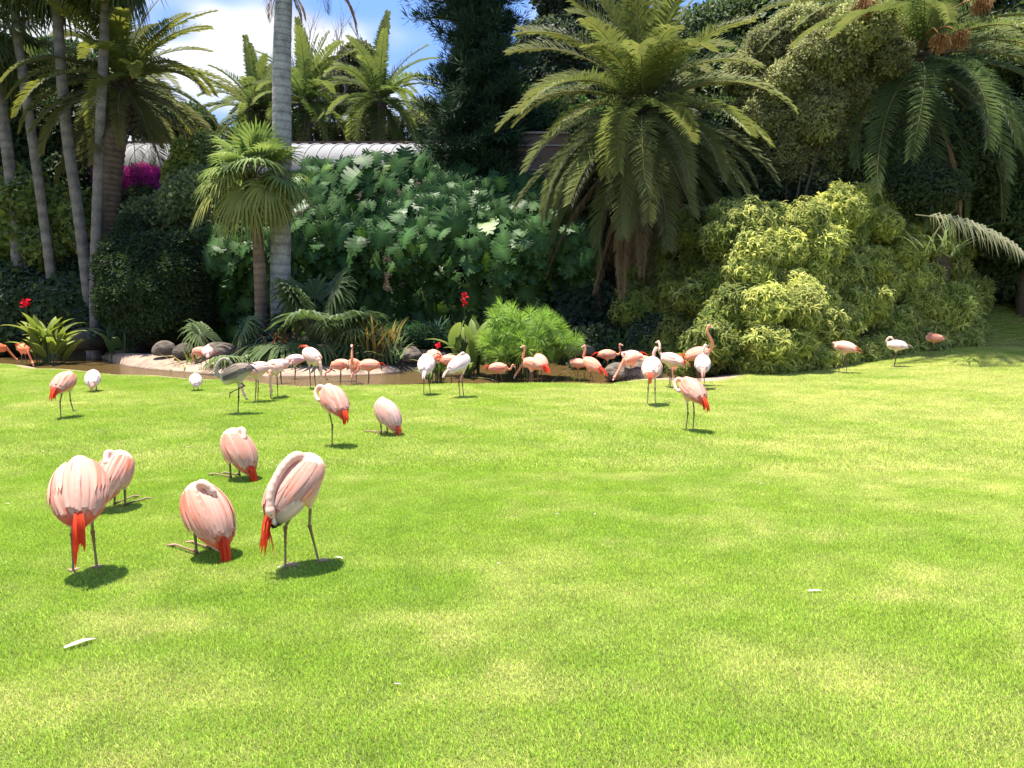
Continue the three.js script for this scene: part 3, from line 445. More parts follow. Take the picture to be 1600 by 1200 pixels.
bush('broadleaf_tree', 'green tree with rounded crown right of the large date palm top, against the sky', 'tree', { seed: 3, n: 6000, col: mid, geos: smallSpray, crown: 'crown', size: 1.2, trunk: 0.2, lumps: [[1110, 60, 38, 60, 44], [1180, 40, 38, 60, 40], [1150, 110, 37, 60, 46], [1080, 110, 37.5, 50, 40], [1235, 15, 39, 60, 36], [1300, 10, 40, 60, 40]] });
bush('dry_vine', 'tangled brownish climbing vine heaped between the two large date palms', 'vine', { seed: 4, n: 15000, col: vineC, geos: tinySpray, mat: softLeafM, size: 1.2, up: 0.5, inner: 0.25, rough: 0.9, trunk: 0.08, lumps: [[1235, 130, 27.2, 46, 36, 1], [1290, 90, 26.8, 50, 34, 1], [1190, 180, 27.6, 34, 40, 0.9], [1270, 175, 27, 40, 40, 1], [1345, 45, 26.6, 52, 32, 1], [1225, 240, 27.6, 44, 40, 1], [1330, 140, 27.4, 36, 40, 0.9], [1165, 115, 28, 28, 32, 0.8], [1250, 45, 27.8, 44, 30, 0.9], [1200, 80, 28, 36, 34, 0.9], [1300, 235, 27.8, 34, 46, 0.8], [1390, 90, 26.6, 26, 24, 0.7], [1180, 250, 28.2, 28, 46, 0.8], [1260, 290, 28, 30, 30, 0.8]] });
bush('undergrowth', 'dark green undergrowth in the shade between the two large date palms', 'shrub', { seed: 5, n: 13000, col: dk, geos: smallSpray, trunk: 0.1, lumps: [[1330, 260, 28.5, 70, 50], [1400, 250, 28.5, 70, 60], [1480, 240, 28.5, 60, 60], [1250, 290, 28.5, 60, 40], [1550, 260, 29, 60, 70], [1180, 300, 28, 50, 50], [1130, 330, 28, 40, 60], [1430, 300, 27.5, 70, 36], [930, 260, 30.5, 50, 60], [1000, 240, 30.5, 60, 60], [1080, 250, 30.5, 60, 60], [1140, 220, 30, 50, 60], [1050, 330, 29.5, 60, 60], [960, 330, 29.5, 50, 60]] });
bush('lit_bush', 'light green bush showing behind the hanging dark palm leaves at the upper right', 'shrub', { seed: 6, n: 3600, col: (r) => mixc([0.06, 0.12, 0.02], [0.16, 0.21, 0.04], r()), geos: smallSpray, trunk: 0.1, lumps: [[1372, 230, 29.5, 26, 34], [1530, 215, 30, 42, 46], [1455, 270, 29, 30, 24], [1560, 100, 31, 60, 60]] });
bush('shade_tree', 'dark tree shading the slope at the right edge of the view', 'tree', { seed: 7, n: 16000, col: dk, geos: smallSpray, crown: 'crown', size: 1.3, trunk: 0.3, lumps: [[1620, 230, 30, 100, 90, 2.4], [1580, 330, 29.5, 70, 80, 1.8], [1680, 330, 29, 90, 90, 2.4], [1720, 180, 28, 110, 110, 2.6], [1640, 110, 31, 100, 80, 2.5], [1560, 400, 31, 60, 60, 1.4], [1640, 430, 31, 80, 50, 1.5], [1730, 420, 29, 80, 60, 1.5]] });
bush('backdrop_tree', 'high dark tree mass behind the date palm with orange fruit', 'tree', { seed: 8, n: 9000, col: mid, geos: broadSpray, crown: 'crown', size: 1.2, trunk: 0.25, lumps: [[1400, 60, 36, 110, 80], [1520, 30, 36, 110, 90], [1600, 100, 35, 90, 100], [1330, 120, 35, 80, 80], [1480, 150, 35, 90, 70], [1180, 160, 36, 90, 80], [1240, 70, 37, 90, 70], [1290, 210, 34, 90, 70]] });
bush('lime_tree', 'pale yellow green tree top behind the far date palm', 'tree', { seed: 9, n: 3000, col: (r) => mixc([0.10, 0.12, 0.035], [0.24, 0.24, 0.06], r()), geos: smallSpray, crown: 'crown', size: 1.5, trunk: 0.15, lumps: [[560, 95, 56, 26, 22], [545, 130, 56, 34, 26], [575, 140, 55.5, 24, 26], [520, 150, 56, 26, 26]] });
bush('garden_shrub', 'low mixed shrubs along the top edge of the glass roof below the far palms', 'shrub', { seed: 10, n: 2600, col: (r) => mixc([0.07, 0.09, 0.03], [0.2, 0.2, 0.06], r()), geos: smallSpray, size: 1.1, trunk: 0.1, lumps: [[500, 212, 45, 60, 14], [560, 214, 44.5, 60, 14], [640, 205, 45, 40, 22], [662, 180, 46, 24, 24], [420, 210, 46, 50, 14], [330, 212, 46, 50, 10], [670, 220, 43, 30, 20], [250, 205, 48, 40, 18]] });
{ // bare tree
  const d = 54, b = onSoil(515, d), g = thing('bare_tree', 'leafless grey tree with fine upright twigs against the cloud', 'tree', b), m = new MB(), r = rng(6);
  const grow = (p, dir, L, rad, lev) => { const e = p.clone().addScaledVector(dir, L), mm = p.clone().lerp(e, 0.5).add(V((r() - 0.5) * L * 0.12, 0, (r() - 0.5) * L * 0.1)); m.tube([p, mm, e], [rad, rad * 0.8, rad * 0.55], 4, [0.26, 0.225, 0.2]); if (lev) for (let k = 0; k < 3; k++) grow(p.clone().lerp(e, 0.45 + 0.27 * k), dir.clone().add(V((r() - 0.5) * 1.0, 0.35 * r(), (r() - 0.5) * 0.8)).normalize(), L * 0.62, rad * 0.55, lev - 1); };
  for (const [x, y] of [[522, 60], [480, 70], [545, 90], [500, 120], [455, 90]]) { const e = P(x, y, d).sub(b), s = V(e.x * 0.5, e.y * 0.55, 0); m.tube([V(e.x * 0.2, -0.3, 0), s], [0.12, 0.07], 5, [0.24, 0.2, 0.18]); grow(s, e.clone().sub(s).normalize(), e.distanceTo(s) * 0.75, 0.06, 3); }
  part('trunk', m.geo(), barkM, g);
}
// ---- left side behind the trunks
bush('hedge_tree', 'dark leafy tree wall behind the leaning palm trunks at the left', 'tree', { seed: 11, n: 22000, col: (r) => mixc([0.028, 0.06, 0.018], [0.075, 0.12, 0.03], r()), geos: smallSpray, crown: 'crown', size: 1.25, trunk: 0.2, lumps: [[30, 240, 34, 80, 70, 2], [100, 210, 34.5, 60, 60, 1.8], [70, 320, 33, 70, 60, 1.8], [118, 300, 33.5, 34, 60, 1.4], [-50, 280, 33, 90, 110, 2.2], [0, 150, 35, 80, 70, 2], [225, 185, 39, 50, 24, 1.2], [285, 190, 40, 44, 20, 1.2], [90, 130, 36, 70, 60, 2], [30, 420, 32.5, 90, 70, 1.6], [120, 420, 32, 70, 80, 1.5], [-60, 430, 32, 80, 80, 1.6], [215, 150, 40, 40, 30, 1.6]] });
bush('bright_shrub', 'light green broad leaved shrubs between the thin trunks at the left', 'shrub', { seed: 12, n: 2600, col: lime, geos: broadSpray, trunk: 0.06, lumps: [[50, 310, 31, 40, 36, 0.8], [20, 290, 31.2, 26, 22, 0.7], [95, 330, 31, 24, 34, 0.7], [130, 345, 30.6, 22, 40, 0.6], [15, 350, 31, 34, 40, 0.8], [75, 385, 30.8, 34, 26, 0.7]] });
bush('low_thicket', 'dark green thicket at the pond bank behind the red flowered canna', 'shrub', { seed: 13, n: 7500, col: dk, geos: broadSpray, trunk: 0.08, lumps: [[30, 470, 30.5, 70, 46, 1.2], [110, 480, 30.2, 50, 46, 1], [-60, 480, 30, 70, 60, 1.2], [10, 520, 30, 50, 26, 0.9], [150, 500, 30, 24, 30, 0.8]] });
{ // bougainvillea
  const b = bush('bougainvillea', 'bougainvillea in magenta flower below the glass roof behind the thick brown trunk', 'shrub', { seed: 14, n: 1400, col: (r) => mixc([0.04, 0.08, 0.02], [0.09, 0.13, 0.03], r()), geos: smallSpray, trunk: 0.06, lumps: [[225, 290, 33.4, 40, 26, 0.8], [190, 295, 33.4, 34, 24, 0.8], [150, 288, 33.8, 22, 24, 0.6], [230, 325, 32.6, 44, 30, 0.8], [190, 330, 32.6, 40, 30, 0.8]] });
  const r = rng(15), { list } = fillLumps([[224, 274, 33, 36, 17, 0.8], [200, 284, 32.9, 30, 18, 0.7], [242, 286, 32.9, 18, 16, 0.6], [150, 278, 33.4, 16, 20, 0.5], [140, 298, 33.3, 14, 16, 0.5], [212, 300, 32.6, 14, 8, 0.4], [245, 303, 32.6, 8, 6, 0.3]], 2300, r, { inner: 0.5, rough: 0.7, col: (q) => mixc([0.55, 0.02, 0.32], [0.8, 0.08, 0.55], q()), size: 0.8 }); list.forEach((e) => e.p.sub(b.position)); mass('blossom', tinySpray[0], petalM, list, b);
}
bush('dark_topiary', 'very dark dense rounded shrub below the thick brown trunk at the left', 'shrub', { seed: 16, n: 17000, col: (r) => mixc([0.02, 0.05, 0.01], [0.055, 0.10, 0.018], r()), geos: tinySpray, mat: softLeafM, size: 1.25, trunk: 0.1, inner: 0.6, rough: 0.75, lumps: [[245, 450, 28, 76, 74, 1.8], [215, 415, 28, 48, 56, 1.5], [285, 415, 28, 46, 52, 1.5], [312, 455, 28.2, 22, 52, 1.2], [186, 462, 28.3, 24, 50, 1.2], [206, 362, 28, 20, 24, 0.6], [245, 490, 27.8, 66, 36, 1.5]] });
bush('mixed_shrub', 'loose light green shrub with pale flowers around the fan palm head', 'shrub', { seed: 17, n: 5200, col: (r) => mixc([0.09, 0.14, 0.04], [0.32, 0.36, 0.14], r()), geos: smallSpray, trunk: 0.08, lumps: [[315, 305, 29.5, 40, 36, 1], [285, 300, 30, 22, 24, 0.7], [235, 340, 31, 40, 26, 0.8], [340, 360, 29.4, 30, 50, 0.9], [370, 330, 29.6, 40, 50, 0.9], [325, 240, 31, 12, 30, 0.4], [280, 320, 29.4, 26, 30, 0.7], [350, 430, 29.2, 28, 40, 0.8]] });
bush('yellow_climber', 'yellow green climber shoots in front of the glass roof left of the fan palm', 'vine', { seed: 18, n: 520, col: (r) => mixc([0.20, 0.26, 0.03], [0.38, 0.40, 0.06], r()), geos: smallSpray, size: 0.9, trunk: 0.03, lumps: [[283, 245, 30.5, 9, 26, 0.3], [313, 228, 31, 10, 22, 0.3], [272, 275, 30.4, 14, 18, 0.4], [300, 262, 30.6, 14, 20, 0.4]] });

// ---- climbing wall of split leaves
{
  const r = rng(44), topY = table([[430, 280], [480, 250], [540, 246], [610, 234], [680, 244], [720, 258], [790, 272], [850, 275], [930, 290]]), g = thing('split_leaf_wall', 'wall of climbing plants with large glossy split leaves behind the pond', 'climbing plant', V(-3, 0.3, -28)), off = g.position;
  const geos = [0, 1, 2, 3, 4].map((k) => splitLeaf(60 + k)), all = [];
  const surf = (px, t) => { const y1 = topY(px), py = lerp(552, y1, t), d = 29.4 - 2.0 * sstep(0.2, 0.6, t) + 3.4 * sstep(0.6, 1.05, t) + 2.6 * (fbm(px * 0.014, py * 0.016, 3, 71) - 0.5); return P(px, py, d); };
  for (let i = 0; i < 1900; i++) {
    const px = lerp(325, 935, r()), t = Math.pow(r(), 0.8) * 1.02, depth = r() * 0.7, p = surf(px, t); if (px < 430 && t > 0.85) continue; p.z -= depth; p.x += (r() - 0.5) * 0.3;
    const out = V((r() - 0.5) * 1.5 - 0.15, t > 0.42 ? 0.15 + 1.9 * r() * r() : 0.8 * r() - 0.2, 1).normalize(), tip = V((r() - 0.5) * 1.3, -1, 0.25).normalize(), X = tip.clone().cross(out).normalize(), Z = out, dn = Z.clone().cross(X).normalize();
    const q = new THREE.Quaternion().setFromRotationMatrix(new THREE.Matrix4().makeBasis(X, dn, Z)), s = (0.45 + 0.55 * r() * r()) * (depth < 0.3 ? 1 : 0.85), c = mulc(r() < 0.05 ? [2.1, 1.7, 0.7] : [1, 1, 1], 0.85 + 0.3 * r());
    all.push({ p: p.sub(off), q, s, c, k: i % 5, w: s * (1 - depth) });
  }
  all.sort((a, b) => b.w - a.w); const mats = [0.86, 0.93, 1.0, 1.07, 1.15].map((k) => { const m = glossLeafM.clone(); m.color.setRGB(k, k, k); return m; }); const pale = glossLeafM.clone(); pale.color.setRGB(2.3, 1.9, 0.8);
  all.slice(0, 300).forEach((e) => { const m = part('leaf', geos[e.k], e.c[0] > 1.3 ? pale : mats[Math.floor(r() * 5)], g); m.position.copy(e.p); m.quaternion.copy(e.q); m.scale.setScalar(e.s); });
  geos.forEach((ge, k) => mass('foliage', ge, glossLeafM, all.slice(300).filter((e) => e.k === k), g));
}
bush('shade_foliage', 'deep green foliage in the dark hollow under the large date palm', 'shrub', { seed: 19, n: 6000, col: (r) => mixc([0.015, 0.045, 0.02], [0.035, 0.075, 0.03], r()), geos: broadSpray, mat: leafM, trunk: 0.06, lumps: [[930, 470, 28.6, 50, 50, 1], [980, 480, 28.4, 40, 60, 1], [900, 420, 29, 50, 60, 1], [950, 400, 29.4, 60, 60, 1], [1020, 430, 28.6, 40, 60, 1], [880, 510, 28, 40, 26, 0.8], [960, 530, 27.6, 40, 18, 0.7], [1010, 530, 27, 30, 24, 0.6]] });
// ---- big yellow green shrub
{
  const lumps = [], r = rng(51), top = table([[1000, 430], [1040, 375], [1090, 345], [1150, 320], [1200, 330], [1250, 310], [1330, 296], [1400, 306], [1450, 325], [1490, 350], [1540, 400], [1560, 430]]), bot = table([[1000, 545], [1080, 580], [1150, 578], [1200, 575], [1300, 568], [1400, 556], [1500, 545], [1560, 520]]);
  for (let x = 1010; x < 1528; x += 40) { const y0 = top(x), y1 = bot(x); for (let y = y0 + 22; y < y1 - 10; y += 40) { const t = (y - y0) / (y1 - y0), ed = Math.min(1, Math.min(x - 990, 1570 - x) / 90), d0 = x > 1180 ? lerp(21.5, 27.6, sstep(1180, 1500, x)) : lerp(24.5, 21.5, sstep(1000, 1180, x)); lumps.push([x + (r() - 0.5) * 40, y + (r() - 0.5) * 34, d0 + 2.6 * Math.pow(1 - t, 1.4) + 1.2 * (1 - ed) + 2.0 * (r() - 0.5), 24 + 18 * r(), 22 + 16 * r(), 0.6]); } }
  for (let x = 1030; x < 1530; x += 24) lumps.push([x, bot(x) - 10, (x > 1180 ? lerp(21.3, 27.2, sstep(1180, 1500, x)) : lerp(24.5, 21.5, sstep(1000, 1180, x))), 20, 20, 0.5]);
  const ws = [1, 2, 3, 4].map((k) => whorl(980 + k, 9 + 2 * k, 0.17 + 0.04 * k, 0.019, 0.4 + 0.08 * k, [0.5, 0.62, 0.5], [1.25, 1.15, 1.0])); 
  const green = lumps.filter((l) => l[0] < 1165), yellow = lumps.filter((l) => l[0] >= 1165);  // left lumps are the same shrub; palm shade is painted into their greener colour
  bush('painted_shade_shrub', 'left part of the yellow green shrub, palm shade painted as darker green leaves', 'shrub', { seed: 53, n: 8000, inner: 0.3, rough: 0.8, up: 0.5, col: (q) => mixc([0.10, 0.16, 0.025], [0.30, 0.35, 0.07], q()), geos: ws, mat: softLeafM, trunk: 0.07, lumps: green });
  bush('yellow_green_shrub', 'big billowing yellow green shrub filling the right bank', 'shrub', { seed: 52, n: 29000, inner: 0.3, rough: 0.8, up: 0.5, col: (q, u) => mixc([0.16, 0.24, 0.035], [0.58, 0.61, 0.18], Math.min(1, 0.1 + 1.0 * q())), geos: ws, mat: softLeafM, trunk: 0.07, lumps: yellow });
}
{ // pale dry fan of leaves sticking out of it, and grassy bamboo shoots
  const b = P(1436, 342, 22.8), g = thing('dry_palm_leaf', 'pale dry palm leaf hanging out of the yellow green shrub at the right', 'palm leaf', b), m = part('rachis_leaf', frond(71, 3.0, -0.12, 0.6, { c0: [0.2, 0.21, 0.12], c1: [0.34, 0.33, 0.22], rc: [0.3, 0.28, 0.17], len: 0.6, w: 0.022, n: 36, hang: 1.1, rr: 0.018 }), dryLeafM, g); m.rotation.y = -0.15; m.position.set(-0.2, 0.1, 0.2);
  const g2 = thing('reed_clump', 'tuft of long narrow green reed leaves above the pale dry palm leaf at the right', 'reed', P(1470, 370, 23.6)), rr = rng(72); for (let k = 0; k < 22; k++) { const p = part('blade', paddle(1.1 + 0.6 * rr(), 0.025, 0.6 + 0.9 * rr(), 1.4, [0.10, 0.15, 0.04], [0.22, 0.27, 0.09], 0.2), softLeafM, g2); p.rotation.y = rr() * 6.28; p.position.set((rr() - 0.5) * 1.2, -0.3 - 0.3 * rr(), (rr() - 0.5) * 0.5); }
}

// ================================================================ flamingos
// signed distance of tapered capsules joined with a smooth minimum, meshed as one skin
function skin(prims, cell, zs) {
  let lo = [9, 9, 9], hi = [-9, -9, -9];
  for (const q of prims) for (const p of [q.a, q.b]) { const r = Math.max(q.ra, q.rb) + 0.05; [p.x, p.y, p.z].forEach((v, k) => { lo[k] = Math.min(lo[k], v - r); hi[k] = Math.max(hi[k], v + r); }); }
  const n = lo.map((v, k) => Math.ceil((hi[k] - v) / cell) + 2), N = n[0] * n[1] * n[2];
  for (const q of prims) { q.d = q.b.clone().sub(q.a); q.l2 = q.d.lengthSq() || 1e-9; }
  const dist = (q, x, y, z) => { const px = x - q.a.x, py = y - q.a.y, pz = z - q.a.z, t = clamp((px * q.d.x + py * q.d.y + pz * q.d.z) / q.l2, 0, 1), dx = px - q.d.x * t, dy = py - q.d.y * t, dz = pz - q.d.z * t; q.t = t; return Math.sqrt(dx * dx + dy * dy + dz * dz) - lerp(q.ra, q.rb, t); };
  const f = (x, y, z) => { let v = 1e3; for (const q of prims) { const d = dist(q, x, y, z), h = Math.max(q.k - Math.abs(v - d), 0) / q.k; v = Math.min(v, d) - h * h * q.k * 0.25; } return v; };
  const F = new Float32Array(N), at = (i, j, k) => (k * n[1] + j) * n[0] + i, B = 5;
  for (let k0 = 0; k0 < n[2]; k0 += B) for (let j0 = 0; j0 < n[1]; j0 += B) for (let i0 = 0; i0 < n[0]; i0 += B) {
    const c = f(lo[0] + (i0 + B / 2) * cell, lo[1] + (j0 + B / 2) * cell, lo[2] + (k0 + B / 2) * cell), skip = Math.abs(c) > B * cell * 1.1;
    for (let k = k0; k < Math.min(k0 + B, n[2]); k++) for (let j = j0; j < Math.min(j0 + B, n[1]); j++) for (let i = i0; i < Math.min(i0 + B, n[0]); i++) F[at(i, j, k)] = skip ? c : f(lo[0] + i * cell, lo[1] + j * cell, lo[2] + k * cell);
  }
  const id = new Int32Array(N).fill(-1), m = new MB(), nor = [];
  for (let k = 0; k < n[2] - 1; k++) for (let j = 0; j < n[1] - 1; j++) for (let i = 0; i < n[0] - 1; i++) {
    let s = 0; for (let c = 0; c < 8; c++) if (F[at(i + (c & 1), j + (c >> 1 & 1), k + (c >> 2))] < 0) s++;
    if (s === 0 || s === 8) continue;
    let x = 0, y = 0, z = 0, e = 0;
    for (let c = 0; c < 8; c++) for (let b = 1; b < 8; b <<= 1) if (!(c & b)) {
      const o = c | b, u = F[at(i + (c & 1), j + (c >> 1 & 1), k + (c >> 2))], w = F[at(i + (o & 1), j + (o >> 1 & 1), k + (o >> 2))];
      if ((u < 0) !== (w < 0)) { const t = u / (u - w); x += (c & 1) + (b === 1 ? t : 0); y += (c >> 1 & 1) + (b === 2 ? t : 0); z += (c >> 2) + (b === 4 ? t : 0); e++; }
    }
    const p = V(lo[0] + (i + x / e) * cell, lo[1] + (j + y / e) * cell, lo[2] + (k + z / e) * cell), g = 0.004;
    const nn = V(f(p.x + g, p.y, p.z) - f(p.x - g, p.y, p.z), f(p.x, p.y + g, p.z) - f(p.x, p.y - g, p.z), f(p.x, p.y, p.z + g) - f(p.x, p.y, p.z - g)).normalize();
    let W = 0, col = [0, 0, 0]; for (const q of prims) { const d = dist(q, p.x, p.y, p.z), w = Math.exp(-Math.max(0, d) * 70); W += w; const cc = mixc(q.ca, q.cb, q.t); col = [col[0] + cc[0] * w, col[1] + cc[1] * w, col[2] + cc[2] * w]; }
    const st = 0.84 + 0.3 * noise3(p.x * 22, p.y * 60, p.z * 60, 4); id[at(i, j, k)] = m.v(p, mulc(col, st / W)); nor.push(nn);
  }
  const q4 = (a, b, c, d, flip) => { if (a < 0 || b < 0 || c < 0 || d < 0) return; flip ? m.quad(a, d, c, b) : m.quad(a, b, c, d); };
  for (let k = 1; k < n[2] - 1; k++) for (let j = 1; j < n[1] - 1; j++) for (let i = 1; i < n[0] - 1; i++) {
    const s = F[at(i, j, k)] < 0;
    if (s !== F[at(i + 1, j, k)] < 0) q4(id[at(i, j - 1, k - 1)], id[at(i, j, k - 1)], id[at(i, j, k)], id[at(i, j - 1, k)], !s);
    if (s !== F[at(i, j + 1, k)] < 0) q4(id[at(i - 1, j, k - 1)], id[at(i, j, k - 1)], id[at(i, j, k)], id[at(i - 1, j, k)], s);
    if (s !== F[at(i, j, k + 1)] < 0) q4(id[at(i - 1, j - 1, k)], id[at(i, j - 1, k)], id[at(i, j, k)], id[at(i - 1, j, k)], !s);
  }
  return { m, nor };
}
const TONES = {
  pink: { body: [0.78, 0.44, 0.34], neck: [0.78, 0.39, 0.29], head: [0.78, 0.48, 0.39], wing: [0.78, 0.44, 0.34], streak: [0.80, 0.20, 0.11], plume: [0.80, 0.065, 0.02], belly: [0.80, 0.58, 0.47] },
  pale: { body: [0.78, 0.48, 0.38], neck: [0.78, 0.39, 0.29], head: [0.78, 0.50, 0.41], wing: [0.78, 0.52, 0.45], streak: [0.80, 0.36, 0.27], plume: [0.80, 0.13, 0.06], belly: [0.80, 0.60, 0.48] },
  white: { body: [0.78, 0.57, 0.51], neck: [0.78, 0.49, 0.40], head: [0.78, 0.56, 0.48], wing: [0.76, 0.59, 0.57], streak: [0.78, 0.47, 0.45], plume: [0.80, 0.45, 0.38], belly: [0.80, 0.66, 0.55] },
  coral: { body: [0.80, 0.33, 0.20], neck: [0.80, 0.25, 0.13], head: [0.80, 0.36, 0.24], wing: [0.80, 0.37, 0.26], streak: [0.86, 0.20, 0.10], plume: [0.86, 0.07, 0.025], belly: [0.86, 0.52, 0.38] },
  deep: { body: [0.80, 0.20, 0.08], neck: [0.80, 0.15, 0.05], head: [0.82, 0.3, 0.15], wing: [0.82, 0.28, 0.13], streak: [0.8, 0.10, 0.04], plume: [0.8, 0.06, 0.02], belly: [0.82, 0.32, 0.18] },
  grey: { body: [0.44, 0.365, 0.28], neck: [0.42, 0.35, 0.27], head: [0.40, 0.335, 0.26], wing: [0.30, 0.24, 0.185], streak: [0.14, 0.12, 0.10], plume: [0.03, 0.03, 0.03], belly: [0.62, 0.57, 0.46] },
};
const BLACK = [0.018, 0.016, 0.016];
// neck courses from the breast; body: in the frame of the tilted body; hd: where the head points
const NECKS = {
  up: { p: [[0.07, -0.02, 0], [0.14, 0.05, 0], [0.13, 0.17, 0], [0.09, 0.29, 0], [0.08, 0.40, 0], [0.12, 0.46, 0]], hd: [0.9, -0.35, 0] },
  tall: { p: [[0.07, -0.03, 0], [0.15, 0.06, 0], [0.14, 0.22, 0], [0.06, 0.36, 0], [0.02, 0.48, 0], [0.06, 0.57, 0]], hd: [0.85, -0.5, 0] },
  ess: { p: [[0.09, -0.04, 0], [0.17, -0.03, 0], [0.21, 0.06, 0], [0.18, 0.18, 0], [0.19, 0.27, 0]], hd: [0.95, -0.25, 0] },
  upside: { p: [[0.06, 0, 0.01], [0.12, 0.08, 0.02], [0.12, 0.18, 0.02], [0.14, 0.27, 0.05], [0.18, 0.31, 0.08]], hd: [0.75, -0.2, 0.6] },
  back: { p: [[0.07, 0, 0], [0.12, 0.08, 0], [0.1, 0.19, 0], [0.03, 0.28, 0], [-0.04, 0.3, 0.0], [-0.08, 0.27, 0]], hd: [-0.7, -0.7, 0.15] },
  tuck: { body: 1, p: [[0.035, 0.035, 0.03], [0.02, 0.062, 0.045], [-0.04, 0.066, 0.03], [-0.085, 0.055, 0.01]], hd: [-0.95, -0.3, -0.1] },
  stack: { body: 1, p: [[0.04, 0.03, -0.03], [0.045, 0.065, -0.035], [0.0, 0.082, -0.01], [-0.05, 0.07, 0.01]], hd: [-0.93, -0.36, 0.1] },
  along: { body: 1, p: [[0.03, 0.035, 0.01], [0.0, 0.078, 0.015], [-0.1, 0.104, 0.02], [-0.22, 0.096, 0.03], [-0.33, 0.06, 0.045], [-0.41, 0.0, 0.065]], hd: [-0.55, -0.83, 0.05] },
  curl: { p: [[0.06, 0.0, 0.04], [0.11, 0.02, 0.09], [0.12, -0.05, 0.14], [0.06, -0.13, 0.16], [-0.03, -0.15, 0.16]], hd: [-0.95, 0.15, -0.2] },
  down: { p: [[0.06, -0.06, 0], [0.1, -0.18, 0], [0.1, -0.3, 0], [0.07, -0.41, 0], [0.05, -0.47, 0]], hd: [-0.25, -0.95, 0] },
  straight: { p: [[0.06, -0.05, 0], [0.13, -0.17, 0], [0.21, -0.29, 0], [0.29, -0.41, 0], [0.33, -0.46, 0]], hd: [0.45, -0.9, 0] },
  feed: { p: [[0.06, -0.07, 0], [0.08, -0.17, 0], [0.14, -0.23, 0], [0.21, -0.25, 0], [0.25, -0.31, 0], [0.25, -0.37, 0]], hd: [-0.2, -0.95, 0] },
  low: { p: [[0.07, -0.06, 0], [0.13, -0.1, 0], [0.19, -0.07, 0], [0.21, 0.0, 0], [0.25, 0.035, 0]], hd: [0.6, -0.8, 0] },
  hidden: { p: [[0.05, -0.05, 0], [0.05, -0.15, 0.01], [0.01, -0.22, 0.02]], hd: [-0.6, -0.75, 0] },
};
let birdSeed = 500;
